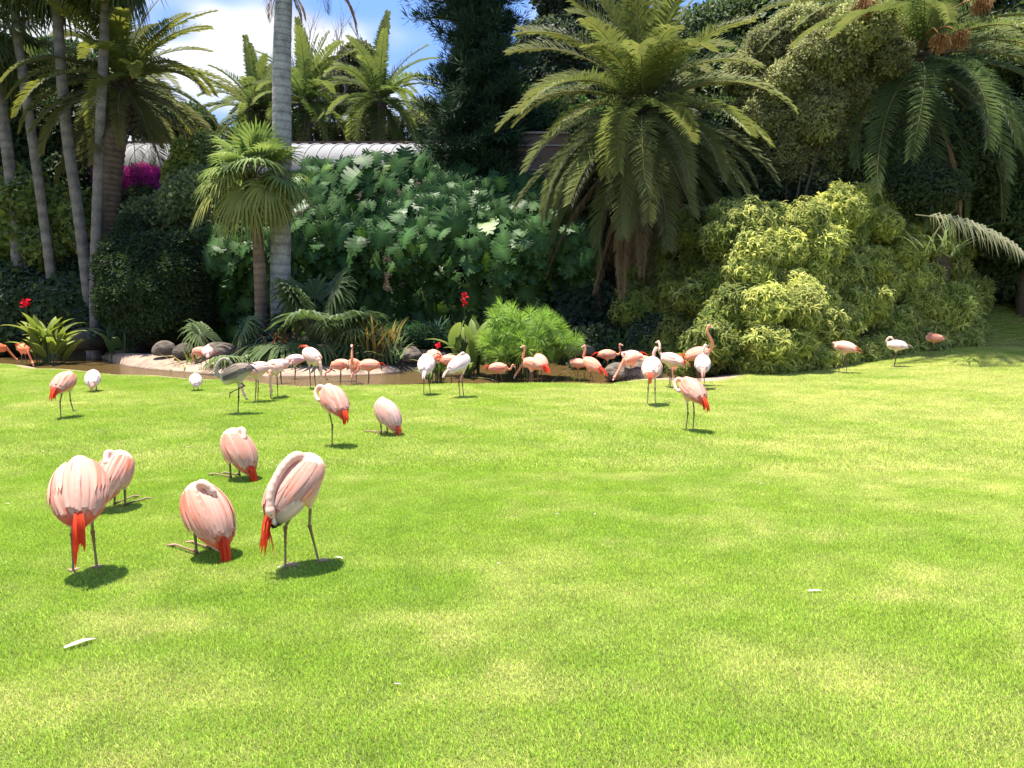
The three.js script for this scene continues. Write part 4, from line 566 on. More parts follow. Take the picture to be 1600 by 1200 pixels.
function flamingo(o) {
  const r = rng(birdSeed++), tone = TONES[o.tone ?? 'pink'], s = o.s ?? 1, near = !!o.near, pitch = (o.pitch ?? 8) * RAD, sit = o.legs === 'sit';
  const hB = o.hb ?? (sit ? 0.35 : 0.63), cp = Math.cos(pitch), sp = Math.sin(pitch), ww = o.wide ?? 1.02;
  const rot = (x, y, z) => V(x * cp - y * sp, x * sp + y * cp, z), B = (x, y, z) => rot(x * 0.93, y * 1.06, z * ww).add(V(0, hB, 0));
  const cap = (a, b, ra, rb, ca, cb, k = 0.04) => ({ a, b, ra, rb, ca, cb: cb ?? ca, k });
  const N = NECKS[o.neck ?? 'tuck'], prims = [
    cap(B(N.body ? 0.10 : 0.11, N.body ? 0.012 : -0.01, 0), B(-0.06, 0, 0), N.body ? 0.132 : 0.114, 0.138, tone.belly, tone.body), cap(B(-0.06, 0.0, 0.028), B(-0.22, 0.0, 0.02), 0.12, 0.07, tone.body), cap(B(-0.06, 0.0, -0.028), B(-0.22, 0.0, -0.02), 0.12, 0.07, tone.body),
    cap(B(-0.2, 0.0, 0), B(-0.33, -0.01, 0), 0.07, 0.028, tone.body, tone.wing), ...(N.body ? [] : [cap(B(0.12, 0.0, 0), B(0.185, 0.05, 0), 0.095, 0.05, tone.body, tone.neck, 0.06)]),
  ];
  // neck and head
  const root = N.body ? B(0.105, 0.095, 0) : B(0.17, 0.045, 0), side = o.mirror ? -1 : 1, turn = (v) => (N.body ? rot(v[0], v[1], v[2] * side) : V(v[0], v[1], v[2] * side));
  const ns = o.ns ?? 1, np = spline([N.body ? B(0.08, 0.03, 0) : B(0.12, 0.02, 0), root, ...N.p.map((v) => turn(v).multiplyScalar(ns).add(root))], near ? 15 : 11), nn = np.length - 1;
  for (let i = 0; i < nn; i++) { const thin = N.body ? 0.028 : near ? 0.024 : 0.027, ra = lerp(0.056, thin, Math.min(1, Math.pow(i / nn, 0.55) * 1.1)), rb = lerp(0.056, thin, Math.min(1, Math.pow((i + 1) / nn, 0.55) * 1.1)); prims.push(cap(np[i], np[i + 1], ra, rb, mixc(tone.neck, tone.head, i / nn), mixc(tone.neck, tone.head, (i + 1) / nn), i > 1 ? 0.006 : 0.03)); }
  const hd = turn(N.hd).normalize(), h0 = np[nn], h1 = h0.clone().addScaledVector(hd, 0.045);
  prims.push(cap(h0.clone().addScaledVector(hd, -0.004), h1, near ? 0.031 : 0.036, near ? 0.022 : 0.026, tone.head, tone.head, 0.02));
  // legs: thighs belong to the skin, shanks grow out of it
  const L = [], mount = o.spread ?? 1;
  for (const z of [-1, 1]) {
    const hip = B(-0.05, -0.1, z * 0.055); let knee, foot, toe = V(1, 0, 0), lift = false;
    if (sit) { knee = V(hip.x - 0.02, 0.03, z * 0.06); foot = V(knee.x + 0.29, z > 0 ? 0.02 : 0.035, z * 0.075 + 0.01); toe = V(1, -0.12, 0); lift = true; }
    else if (o.legs === 'one' && z === (o.mirror ? 1 : -1)) { knee = B(0.02, -0.13, z * 0.05); foot = knee.clone().add(V(-0.06, 0.0, 0)); L.push(null); continue; }
    else if (o.legs === 'raise' && z === -1) { knee = hip.clone().add(V(-0.11, -0.09, -0.01)); foot = knee.clone().add(V(0.25, -0.12, 0)); toe = V(0.15, -1, 0); lift = true; }
    else if (o.legs === 'walk') { const q = z * (o.mirror ? -1 : 1); knee = V(-0.04 + q * 0.07, 0.3, z * 0.05); foot = V(q * 0.11 - 0.01, q > 0 && o.lift ? o.lift : 0.012, z * 0.05); }
    else { const one = o.legs === 'one'; knee = V(hip.x * 0.4 - 0.03, 0.3, z * (one ? 0.02 : 0.06) * mount); foot = V(hip.x * 0.5 + 0.0, 0.012, z * (one ? 0.015 : 0.07) * mount); }
    const mid = hip.clone().lerp(knee, sit ? 0.35 : 0.4);
    prims.push(cap(hip.clone().add(V(0, 0.05, 0)), mid, 0.055, 0.015, tone.belly, tone.belly, 0.05)); L.push({ hip: mid, knee, foot, toe, lift });
  }
  const { m, nor } = skin(prims, near ? 0.0125 : 0.019);
  const legC = o.legC ?? [0.22, 0.17, 0.09], joint = o.jointC ?? [0.22, 0.10, 0.07], footC = o.footC ?? [0.42, 0.25, 0.20], lm = new MB();
  for (const l of L) if (l) {
    const up = l.hip.clone().lerp(l.knee, -0.1), pts = [up, l.hip.clone().lerp(l.knee, 0.5), l.hip.clone().lerp(l.knee, 0.92), l.knee, l.knee.clone().lerp(l.foot, 0.08), l.knee.clone().lerp(l.foot, 0.5), l.knee.clone().lerp(l.foot, 0.95), l.foot];
    const rr = [0.014, 0.011, 0.0105, 0.018, 0.012, 0.0085, 0.009, 0.011].map((v) => v * (near ? 1 : 1.05));
    lm.tube(pts, rr, near ? 8 : 6, (t, k) => (k === 3 || k === 4 ? joint : k >= 6 ? mixc(legC, footC, 0.5) : mulc(legC, 0.9 + 0.2 * r())));
    // webbed foot: three toes with a web between them, and the small hind toe
    const f = l.toe.clone().normalize(), sd = V(0, 0, 1), dn = Math.abs(f.y) < 0.5 ? V(0, -0.008, 0) : V(-0.008, 0, 0), tips = [-0.5, 0, 0.5].map((a) => l.foot.clone().addScaledVector(f, 0.1 * Math.cos(a)).addScaledVector(sd, 0.1 * Math.sin(a) * (l.lift ? 0.45 : 1)).add(dn));
    for (const t of tips) lm.tube([l.foot.clone(), l.foot.clone().lerp(t, 0.5), t], [0.01, 0.007, 0.004], 5, footC);
    lm.tube([l.foot.clone(), l.foot.clone().addScaledVector(f, -0.03).add(dn)], [0.007, 0.003], 5, footC);
    const up2 = dn.clone().multiplyScalar(-0.45);
    for (const lay of [up2, dn.clone().multiplyScalar(0.1)]) { const c = lm.v(l.foot.clone().add(lay), footC), v = tips.map((t) => lm.v(t.clone().add(lay), mulc(footC, 0.85))), w = [0, 1].map((k) => lm.v(tips[k].clone().lerp(tips[k + 1], 0.5).lerp(l.foot, 0.22).add(lay), mulc(footC, 0.8))); for (const k of [0, 1]) { lm.tri(c, v[k], w[k]); lm.tri(c, w[k], v[k + 1]); } }
  }
  const lg = lm.geo(), bg = m.geo(false); bg.setAttribute('normal', new THREE.Float32BufferAttribute(nor.flatMap((v) => [v.x, v.y, v.z]), 3));
  const pos = o.at ?? G(o.x, o.y), t = thing('flamingo', o.label, 'flamingo', pos, o.yaw * RAD + Math.atan2(-pos.x, -pos.z)); t.scale.setScalar(s);
  part('body', mergeGeometries([bg, lg]), plumeM, t);
  // beak, bent in the middle, black at the tip; eyes
  const sideH = V(0, 1, 0).cross(hd); if (sideH.lengthSq() < 0.02) sideH.set(0, 0, 1); sideH.normalize(); let bend = sideH.clone().cross(hd).normalize(); if (N.hd[1] < -0.8) bend.multiplyScalar(-1); else if (bend.y > 0) bend.multiplyScalar(-1);
  const b0 = h1.clone().addScaledVector(hd, 0.008), bp = [b0, b0.clone().addScaledVector(hd, 0.03), b0.clone().addScaledVector(hd, 0.05).addScaledVector(bend, 0.012), b0.clone().addScaledVector(hd, 0.06).addScaledVector(bend, 0.034), b0.clone().addScaledVector(hd, 0.058).addScaledVector(bend, 0.058)], bk = new MB();
  const bw = o.tone === 'grey' ? [0.3, 0.29, 0.27] : [0.78, 0.62, 0.55];
  bk.tube(bp, [0.019, 0.018, 0.017, 0.012, 0.004], 8, (q) => (q > 0.45 ? BLACK : bw)); part('beak', bk.geo(), hornM, t);
  for (const z of [-1, 1]) { const e = part('eye', eyeG, eyeM, t); e.position.copy(h0).addScaledVector(hd, 0.018).addScaledVector(sideH, z * 0.0265).addScaledVector(bend, -0.008); }
  // wings: a shell of small coverts, and long feathers laid over it
  const A = 0.30, H = 0.148, Wd = 0.158 * ww, E = (a, ph, off) => { const ct = Math.cos(a), st = Math.sin(a); return [B(-0.06 + (A + off) * ct, (H + off) * st * Math.cos(ph), (Wd / ww + off) * st * Math.sin(ph)), rot(ct / A, st * Math.cos(ph) / H, st * Math.sin(ph) / Wd).normalize()]; };
  const feather = (mb, side, ph0, ph1, a0, a1, w, o0, o1, ca, cb, ext, drop) => {
    const pts = [], sd = [], n = 6; for (let k = 0; k <= n; k++) { const q = k / n, [p, nn2] = E(lerp(a0, a1, q) * RAD, side * lerp(ph0, ph1, q) * RAD, lerp(o0, o1, q)); pts.push(p); sd.push(nn2); }
    if (ext) { const dir = pts[n].clone().sub(pts[n - 1]).normalize(), e = 3; for (let k = 1; k <= e; k++) { dir.y -= drop ?? 0.25; dir.normalize(); pts.push(pts[pts.length - 1].clone().addScaledVector(dir, ext / e)); sd.push(sd[n]); } }
    const S = pts.map((p, k) => { const tn = pts[Math.min(k + 1, pts.length - 1)].clone().sub(pts[Math.max(k - 1, 0)]); return tn.cross(sd[k]).normalize(); });
    const br = 0.86 + 0.24 * r(), edge = 0.9; mb.blade(pts, S, (q) => w * Math.min(1, 0.45 + q * 2.2) * (q > 0.72 ? Math.sqrt(Math.max(0, 1 - Math.pow((q - 0.72) / 0.28, 2))) : 1), -0.16, (q, e) => mulc(mixc(ca, cb, sstep(0.25, 0.95, q)), br * (e ? edge : 1.06)));
  };
  const jit = (v, d) => v + (r() - 0.5) * d, wh = o.wingHang ?? 0;
  for (const sd of [-1, 1]) {
    const wm = new MB(), na = 9, nf = 7, ids = [];
    for (let a = 0; a <= na; a++) for (let f = 0; f <= nf; f++) { const u = a / na, v = f / nf, rim = Math.min(1, 6 * Math.min(u, 1 - u) + 0.05) * Math.min(1, 5 * Math.min(v, 1 - v) + 0.05), [p] = E(lerp(48, 158, u) * RAD, sd * lerp(1, 108 - 25 * u, v) * RAD, -0.004 + 0.024 * rim); ids.push(wm.v(p, mulc(mixc(tone.wing, tone.streak, 0.35 * r() * (1 - u)), 0.92 + 0.14 * r()))); }
    for (let a = 0; a < na; a++) for (let f = 0; f < nf; f++) { const i = a * (nf + 1) + f; sd > 0 ? wm.quad(ids[i], ids[i + 1], ids[i + nf + 2], ids[i + nf + 1]) : wm.quad(ids[i], ids[i + nf + 1], ids[i + nf + 2], ids[i + 1]); }
    const rows = [], st = (k) => mixc(tone.wing, tone.streak, k);
    for (const ph of near ? [-2, 7, 15, 23, 31, 39, 47, 55, 63] : [2, 16, 32, 48, 64]) rows.push([jit(ph, 5), jit(ph * 0.85 + 5, 7), jit(50, 16), jit(136, 16), near ? 0.0175 : 0.03, 0.018, 0.026 + 0.014 * r(), r() < 0.3 ? st(0.3) : tone.wing, r() < 0.3 ? st(0.3) : tone.head, 0.015, 0]);
    for (const ph of near ? [34, 44, 54, 64, 74, 84, 94, 102] : [44, 62, 80, 96]) rows.push([jit(ph, 5), jit(ph - 6, 8), jit(42, 14), jit(112, 18), near ? 0.016 : 0.026, 0.016, 0.026 + 0.016 * r(), r() < 0.55 ? st(0.3 + 0.7 * r()) : tone.wing, r() < 0.42 ? st(0.2 + 0.6 * r()) : tone.wing, 0, 0]);
    for (const ph of near ? [-1, 9, 18, 28, 38, 48, 58, 68, 78, 88] : [4, 20, 38, 56, 74, 90]) rows.push([jit(ph, 5), jit(ph * 0.8, 7), jit(94, 10), jit(160, 10), near ? 0.018 : 0.03, 0.014, 0.024 + 0.006 * r(), r() < 0.25 ? st(0.5) : tone.wing, mixc(tone.wing, tone.head, 0.7), 0.03 + 0.04 * r(), 0.22]);
    if (!o.plain) for (const ph of [42, 56, 70, 84]) rows.push([jit(ph, 5), jit(ph * 0.6, 8), jit(122, 6), jit(164, 5), 0.017, 0.02, 0.037, st(0.9), tone.plume, Math.max(0, 0.09 + 0.07 * r() + wh), 0.4]);
    if (o.black && sd === o.black) for (const ph of [98, 90, 82, 74]) rows.push([ph, ph - 12, jit(112, 10), jit(158, 8), 0.026, 0.03, 0.042, tone.belly, BLACK, 0.05, 0.3]);
    const w = part('wing', new THREE.BufferGeometry(), plumeM, t); 
    if (near) { w.geometry = wm.geo(); for (const a of rows) { const fm = new MB(); feather(fm, sd, ...a); part('feather', fm.geo(), plumeThinM, w); } }
    else { for (const a of rows) feather(wm, sd, ...a); w.geometry = wm.geo(); }
  }
  // tail: narrow plumes hanging over the rump
  const tm = new MB(), tl = o.tail ?? 0.16;
  for (let k = 0; k < 8; k++) {
    const fm = near ? new MB() : tm, q = (k - 3.5) / 3.5, ph = q * 12 + (o.plumeAt ?? 0) + (r() - 0.5) * 6, [p0, n0] = E((o.plain ? 150 : 138 + 10 * r()) * RAD, ph * RAD, 0.004 + 0.004 * (k % 3)), dir = rot(-1, 0.05, q * 0.05 + (r() - 0.5) * 0.1).addScaledVector(n0, 0.22).normalize(), pts = [p0], L = tl * (0.7 + 0.7 * r()) + (o.plain ? 0.03 : 0.1), sdv = V(0, 0, 1), n = 7;
    for (let u = 0; u < n; u++) { dir.y -= (o.tailDrop ?? 0.35) * (0.25 + 0.12 * u); dir.normalize(); pts.push(pts[u].clone().addScaledVector(dir, L / n)); }
    const S = pts.map((p, u) => { const tn = pts[Math.min(u + 1, n)].clone().sub(pts[Math.max(u - 1, 0)]).normalize(); return sdv.clone().addScaledVector(tn, -sdv.dot(tn)).normalize(); }), br = 0.8 + 0.35 * r(), ca = o.plain ? tone.wing : mixc(tone.plume, tone.streak, 0.3 * r()), cb = o.plain ? tone.wing : tone.plume;
    fm.blade(pts, S, (t) => (near ? 0.014 : 0.018) * Math.min(1, 0.35 + 2 * t) * Math.sqrt(Math.max(0, 1 - Math.pow(t, 3))), -0.3, (t, e) => mulc(mixc(ca, cb, t), br * (e ? 0.9 : 1.05)));
    if (near) part('tail_feather', fm.geo(), plumeThinM, t);
  }
  if (!near) part('tail', tm.geo(), plumeThinM, t);
  return t;
}
const eyeG = new THREE.SphereGeometry(0.0055, 8, 6);

// the birds, near to far; x, y: where the feet stand in the photograph
const W_ = (px, py, h = -0.2) => { const d = FOCAL * (EYE - h) / (py - 470); const p = P(px, py, d); p.y = h; return p; };
const greenLeg = [0.24, 0.19, 0.08];
flamingo({ near: 1, x: 133, y: 905, yaw: 86, pitch: 42, neck: 'hidden', legs: 'stand', s: 1.0, wide: 1.1, hb: 0.65, tail: 0.22, tailDrop: 1.3, wingHang: -0.06, spread: 1.1, legC: greenLeg, label: 'pale pink flamingo from behind at the left, coral plume hanging between its two legs' });
flamingo({ near: 1, x: 184, y: 799, yaw: 52, pitch: 50, neck: 'tuck', mirror: 1, legs: 'sit', s: 0.96, hb: 0.37, tail: 0.08, tailDrop: 1.2, label: 'resting flamingo on folded legs partly behind the large pale one at the left' });
flamingo({ near: 1, x: 322, y: 876, yaw: 122, pitch: 52, neck: 'stack', legs: 'sit', s: 1.0, wide: 1.04, hb: 0.37, tail: 0.14, tailDrop: 1.4, plumeAt: -14, label: 'resting flamingo with head tucked and coral tail, nearest of those sitting on their folded legs' });
flamingo({ near: 1, x: 371, y: 752, yaw: 128, pitch: 54, neck: 'tuck', legs: 'sit', s: 0.99, hb: 0.37, tail: 0.16, tailDrop: 1.2, plumeAt: -8, label: 'resting flamingo with coral streaked wing and both feet stretched out to the left' });
flamingo({ near: 1, x: 474, y: 893, yaw: 32, pitch: 46, neck: 'along', legs: 'walk', s: 1.02, hb: 0.63, tail: 0.14, tailDrop: 1.1, wingHang: 0.16, plumeAt: 30, black: 1, legC: greenLeg, label: 'large flamingo bent over backwards preening, black flight feathers showing above its feet' });
flamingo({ near: 1, x: 603, y: 681, yaw: 132, pitch: 52, neck: 'hidden', legs: 'sit', s: 1.0, tail: 0.05, tailDrop: 0.6, tone: 'pale', wingHang: -0.03, label: 'resting flamingo with mauve back and red tail tip alone in the middle lawn' });
flamingo({ near: 1, x: 521, y: 699, yaw: 118, pitch: 40, neck: 'curl', mirror: 1, legs: 'one', s: 1.0, hb: 0.66, tail: 0.1, tailDrop: 0.6, legC: greenLeg, label: 'flamingo balancing on one straight leg with its neck looped down at the left side' });
flamingo({ near: 1, x: 105, y: 653, yaw: 60, pitch: 30, neck: 'hidden', legs: 'walk', lift: 0.1, s: 0.98, tail: 0.16, tailDrop: 0.6, legC: [0.2, 0.17, 0.11], label: 'flamingo stepping forward with one foot raised and coral tail hanging at its left' });
flamingo({ near: 1, x: 1078, y: 675, yaw: 128, pitch: 34, neck: 'curl', mirror: 1, legs: 'stand', s: 0.98, hb: 0.66, tail: 0.16, tailDrop: 0.6, legC: [0.26, 0.22, 0.15], label: 'flamingo on open lawn with white neck looped out left and coral wing tips' });
flamingo({ near: 1, x: 367, y: 648, yaw: 172, pitch: -18, neck: 'back', legs: 'raise', tone: 'grey', s: 1.02, hb: 0.68, tail: 0.05, plain: 0, legC: [0.06, 0.055, 0.05], jointC: [0.05, 0.045, 0.04], footC: [0.06, 0.055, 0.05], label: 'grey brown juvenile flamingo standing on one leg with the other leg bent up' });
const far = (o) => flamingo({ legC: [0.2, 0.13, 0.09], ...o });
far({ x: 146, y: 612, yaw: 84, pitch: 36, neck: 'straight', ns: 0.62, legs: 'sit', tone: 'white', s: 0.9, tail: 0.05, label: 'small crouching white and mauve flamingo on grass near the left pond rim' });
far({ x: 306, y: 611, yaw: 95, pitch: 34, neck: 'hidden', legs: 'sit', tone: 'white', plain: 1, s: 0.74, tail: 0.03, label: 'smallest white flamingo crouching on the grass beside the pond rim' });
far({ at: P(312, 580, 22.3).setY(0.0), yaw: 160, pitch: 6, neck: 'down', ns: 0.8, legs: 'stand', tone: 'coral', s: 0.84, label: 'pink flamingo with lowered neck standing on the concrete ledge, left of a pair' });
far({ at: P(325, 580, 22.2).setY(0.0), yaw: 90, pitch: 24, neck: 'tuck', legs: 'stand', tone: 'pale', s: 0.88, plain: 1, label: 'pale flamingo with tucked head standing on the concrete ledge, right of a pair' });
far({ x: 398, y: 629, yaw: 200, pitch: -10, neck: 'down', legs: 'stand', tone: 'pale', plain: 1, s: 0.97, label: 'pale flamingo with a straight neck reaching down to the grass beside the grey juvenile' });
far({ x: 428, y: 623, yaw: 255, pitch: -4, neck: 'down', legs: 'walk', tone: 'pale', s: 0.98, label: 'pale flamingo facing the viewer at the lawn edge with neck hanging straight down' });
far({ at: W_(441, 603), yaw: 10, pitch: 10, neck: 'low', ns: 0.7, legs: 'stand', tone: 'pale', s: 0.88, plain: 1, label: 'pale pink flamingo in shallow water half hidden behind the one with neck hanging down' });
far({ at: W_(459, 596), yaw: 186, pitch: 0, neck: 'feed', ns: 0.7, legs: 'stand', tone: 'pale', s: 0.92, label: 'pale pink flamingo wading in front of a dark rock with its beak near the ledge' });
far({ x: 491, y: 609, yaw: 305, pitch: -26, neck: 'down', legs: 'stand', tone: 'pale', s: 1.02, hb: 0.7, label: 'tall pale flamingo at the lawn edge with its thick neck straight down before its feet' });
far({ at: W_(530, 600), yaw: 172, pitch: 0, neck: 'feed', legs: 'stand', tone: 'coral', s: 0.9, hb: 0.56, label: 'coral flamingo feeding in the pond, leftmost of the close trio with one head raised' });
far({ at: W_(553, 605), yaw: 262, pitch: 14, neck: 'up', legs: 'stand', tone: 'coral', s: 0.92, label: 'coral flamingo facing the viewer with raised head, middle of three wading beside the ledge' });
far({ at: W_(574, 606), yaw: 186, pitch: 6, neck: 'feed', legs: 'stand', tone: 'coral', s: 0.94, hb: 0.6, label: 'coral flamingo with lowered curving neck, right of the close trio beside the ledge' });
far({ x: 667, y: 617, yaw: 82, pitch: 38, neck: 'curl', mirror: 1, ns: 0.9, legs: 'stand', tone: 'white', plain: 1, s: 1.0, hb: 0.68, label: 'white flamingo seen from behind at the water edge in front of small canna leaves' });
far({ at: W_(680, 602), yaw: 290, pitch: -6, neck: 'down', ns: 1.05, legs: 'stand', tone: 'coral', s: 1.05, hb: 0.7, label: 'deep coral flamingo behind a white one, its long neck hanging into the water' });
far({ x: 721, y: 621, yaw: 35, pitch: 34, neck: 'tuck', legs: 'stand', tone: 'white', plain: 1, s: 1.02, hb: 0.7, wingHang: 0.05, label: 'white and grey flamingo with drooping wings and its head laid on its back' });
far({ at: W_(708, 605), yaw: 8, pitch: -6, neck: 'down', ns: 0.95, legs: 'stand', tone: 'coral', s: 0.98, hb: 0.66, label: 'coral flamingo with dark red tail feeding behind the white flamingo with drooping wings' });
far({ at: W_(781, 602), yaw: 2, pitch: 4, neck: 'low', legs: 'walk', tone: 'coral', s: 0.86, hb: 0.52, label: 'salmon flamingo in profile facing right with a low curved neck before the papyrus' });
far({ at: W_(830, 608), yaw: 158, pitch: 22, neck: 'up', ns: 0.75, legs: 'stand', tone: 'coral', s: 0.96, hb: 0.66, label: 'coral flamingo with raised head looking left below the papyrus' });
far({ at: W_(843, 602), yaw: 120, pitch: 34, neck: 'hidden', legs: 'stand', tone: 'coral', s: 0.96, hb: 0.68, tail: 0.2, label: 'flamingo seen from behind with bright red tail plumes below the papyrus' });
far({ at: W_(826, 600), yaw: 200, pitch: -4, neck: 'straight', ns: 0.85, legs: 'stand', tone: 'coral', s: 0.86, label: 'coral flamingo stretching its neck down to the water at the papyrus foot' });
far({ at: W_(901, 599), yaw: 168, pitch: 10, neck: 'curl', ns: 0.8, legs: 'one', tone: 'coral', s: 0.84, label: 'small salmon flamingo on one leg in open water right of the papyrus' });
far({ at: W_(922, 607), yaw: 142, pitch: 30, neck: 'up', ns: 0.7, legs: 'walk', tone: 'coral', s: 1.0, hb: 0.62, tail: 0.2, label: 'coral flamingo with upright thin neck and tail pointing down right at the rounded stones' });
far({ at: W_(951, 586), yaw: 4, pitch: 4, neck: 'ess', legs: 'stand', tone: 'coral', s: 0.95, label: 'salmon flamingo in clear profile facing right with S shaped neck behind the stones' });
far({ at: W_(984, 602), yaw: 215, pitch: -14, neck: 'straight', ns: 0.95, legs: 'stand', tone: 'coral', s: 1.0, hb: 0.66, label: 'orange pink flamingo leaning its neck down in front of the rounded stones' });
far({ at: W_(986, 597), yaw: 190, pitch: 16, neck: 'curl', mirror: 1, legs: 'stand', tone: 'pale', s: 1.02, hb: 0.68, label: 'pale flamingo preening with a curled neck behind the orange pink one at the stones' });
far({ at: W_(1004, 598), yaw: 165, pitch: 14, neck: 'hidden', legs: 'stand', tone: 'coral', s: 0.92, label: 'salmon flamingo beside the rounded stones, its head hidden behind its breast' });
far({ x: 1018, y: 633, yaw: 86, pitch: 30, neck: 'upside', ns: 0.62, legs: 'stand', tone: 'pale', s: 1.08, hb: 0.68, tail: 0.06, legC: [0.42, 0.3, 0.24], label: 'large white flamingo seen from behind with pink foot, on the grass before the stones' });
far({ x: 1046, y: 606, yaw: 165, pitch: 20, neck: 'upside', ns: 1.0, legs: 'stand', tone: 'pale', s: 0.98, hb: 0.66, tail: 0.12, label: 'pale flamingo with head raised to the right and red tail tip pointing down right' });
far({ at: W_(1052, 598, -0.1), yaw: 262, pitch: -8, neck: 'down', ns: 0.8, legs: 'stand', tone: 'coral', s: 0.72, label: 'orange flamingo with bowed neck under the raised tail of the pale one at the rim' });
far({ x: 1092, y: 603, yaw: 14, pitch: 18, neck: 'tall', ns: 0.95, legs: 'stand', tone: 'coral', s: 1.06, hb: 0.7, tail: 0.16, tailDrop: 0.1, label: 'tallest flamingo, coral, in profile facing right with neck raised high beside the shrub' });
far({ x: 1097, y: 608, yaw: 92, pitch: 36, neck: 'upside', ns: 0.8, legs: 'walk', tone: 'white', s: 0.98, hb: 0.62, tail: 0.18, tailDrop: 0.7, plain: 0, label: 'white flamingo from behind with coral tail in front of the tallest flamingo' });
far({ x: 1316, y: 583, yaw: 172, pitch: 16, neck: 'curl', mirror: 0, ns: 1.1, legs: 'walk', tone: 'pink', s: 1.05, hb: 0.68, tail: 0.14, tailDrop: 0.6, label: 'flamingo with crossed legs and neck looped to the left, before the yellow green shrub' });
far({ x: 1397, y: 573, yaw: 174, pitch: 8, neck: 'back', ns: 0.62, legs: 'stand', tone: 'white', plain: 1, s: 0.98, label: 'small white flamingo facing left with raised head before the yellow green shrub' });
far({ x: 1456, y: 557, yaw: 178, pitch: 6, neck: 'stack', ns: 0.9, legs: 'one', tone: 'coral', plain: 1, s: 0.92, label: 'dull pink flamingo asleep on one leg in the shade at the right' });
far({ at: W_(0, 573), yaw: 2, pitch: 2, neck: 'straight', ns: 1.0, legs: 'stand', tone: 'deep', s: 0.98, label: 'orange flamingo cut by the left edge of the view, neck slanting down to the water' });
far({ at: W_(39, 575), yaw: 296, pitch: -12, neck: 'straight', ns: 1.0, legs: 'stand', tone: 'deep', s: 0.98, label: 'bright orange flamingo facing the viewer beside the red canna, neck slanting down' });

// ================================================================ pond plants, rocks, roof, small things
function canna(label, px, py, d, h, n, o = {}) {
  const b = o.y !== undefined ? P(px, py, d).setY(o.y) : onSoil(px, d), g = thing('canna_plant', label, 'plant', b), r = rng(o.seed), c0 = o.c0 ?? [0.10, 0.17, 0.02], c1 = o.c1 ?? [0.22, 0.30, 0.04];
  const geos = [0, 1, 2, 3].map((k) => paddle(h * (0.42 + 0.05 * k), h * (o.wid ?? 0.082), 1.4 - 0.2 * k, 0.35 + 0.3 * k, c0, c1));
  for (let k = 0; k < n; k++) { const a = r() * 6.283, q = Math.sqrt(r()) * h * 0.32, hh = h * (0.08 + 0.5 * r()), m = part('leaf', geos[k % 4], leafM, g); m.position.set(Math.cos(a) * q, hh, Math.sin(a) * q * 0.7); m.rotation.y = r() < 0.6 ? -a + (r() - 0.5) : r() * 6.283; m.scale.setScalar(0.8 + 0.45 * r()); }
  const st = new MB(); for (let k = 0; k < n / 3; k++) { const a = r() * 6.283, q = Math.sqrt(r()) * h * 0.28; st.tube([V(Math.cos(a) * q * 0.7, -0.3, Math.sin(a) * q * 0.7), V(Math.cos(a) * q, h * 0.65, Math.sin(a) * q)], [0.018, 0.01], 5, [0.10, 0.15, 0.04]); } part('stem', st.geo(), leafM, g);
  for (const [fx, fy, col, s] of o.flowers ?? []) { const e = P(fx, fy, d - 0.1).sub(b), f = new MB(); st.i.length = 0; for (let k = 0; k < 12; k++) { const u = V(r() - 0.5, r() * 0.9 - 0.2, r() - 0.5).normalize(), p = e.clone().add(V((r() - 0.5) * 0.1 * s, (r() - 0.5) * 0.16 * s, (r() - 0.5) * 0.1 * s)), sd = u.clone().cross(V(r(), r(), r())).normalize(); f.blade([p, p.clone().addScaledVector(u, 0.06 * s), p.clone().addScaledVector(u, 0.13 * s).add(V(0, -0.02, 0))], sd, [0.006, 0.035 * s, 0], 0.3, mulc(col, 0.7 + 0.5 * r())); } part('flower', f.geo(), petalM, g); const sm = new MB(); sm.tube(spline([V(e.x * 0.6, 0, e.z * 0.5), V(e.x * 0.95, e.y * 0.6, e.z), e], 6), (t) => 0.014 - 0.006 * t, 5, [0.09, 0.09, 0.04]); part('flower_stem', sm.geo(), leafM, g); }
  return g;
}
const RED = [0.62, 0.01, 0.025];
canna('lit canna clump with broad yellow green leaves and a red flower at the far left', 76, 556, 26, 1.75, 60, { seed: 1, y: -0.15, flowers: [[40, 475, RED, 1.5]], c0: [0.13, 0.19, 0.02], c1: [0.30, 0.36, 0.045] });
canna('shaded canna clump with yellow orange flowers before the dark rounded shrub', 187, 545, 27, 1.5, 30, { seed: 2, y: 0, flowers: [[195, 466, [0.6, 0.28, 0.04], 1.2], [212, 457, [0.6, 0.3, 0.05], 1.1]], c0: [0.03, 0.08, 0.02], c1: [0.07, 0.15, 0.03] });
canna('canna clump with tall red flower spike left of the papyrus', 738, 578, 21.8, 1.75, 52, { seed: 3, y: -0.2, flowers: [[725, 462, RED, 1.1], [726, 474, RED, 0.9]], c0: [0.11, 0.17, 0.03], c1: [0.24, 0.31, 0.06] });
canna('low canna with narrow leaves and one red flower behind a white flamingo', 680, 600, 19.8, 0.85, 34, { seed: 4, wid: 0.06, y: -0.15, flowers: [[684, 540, [0.75, 0.01, 0.03], 0.9]], c0: [0.08, 0.15, 0.02], c1: [0.2, 0.28, 0.04] });
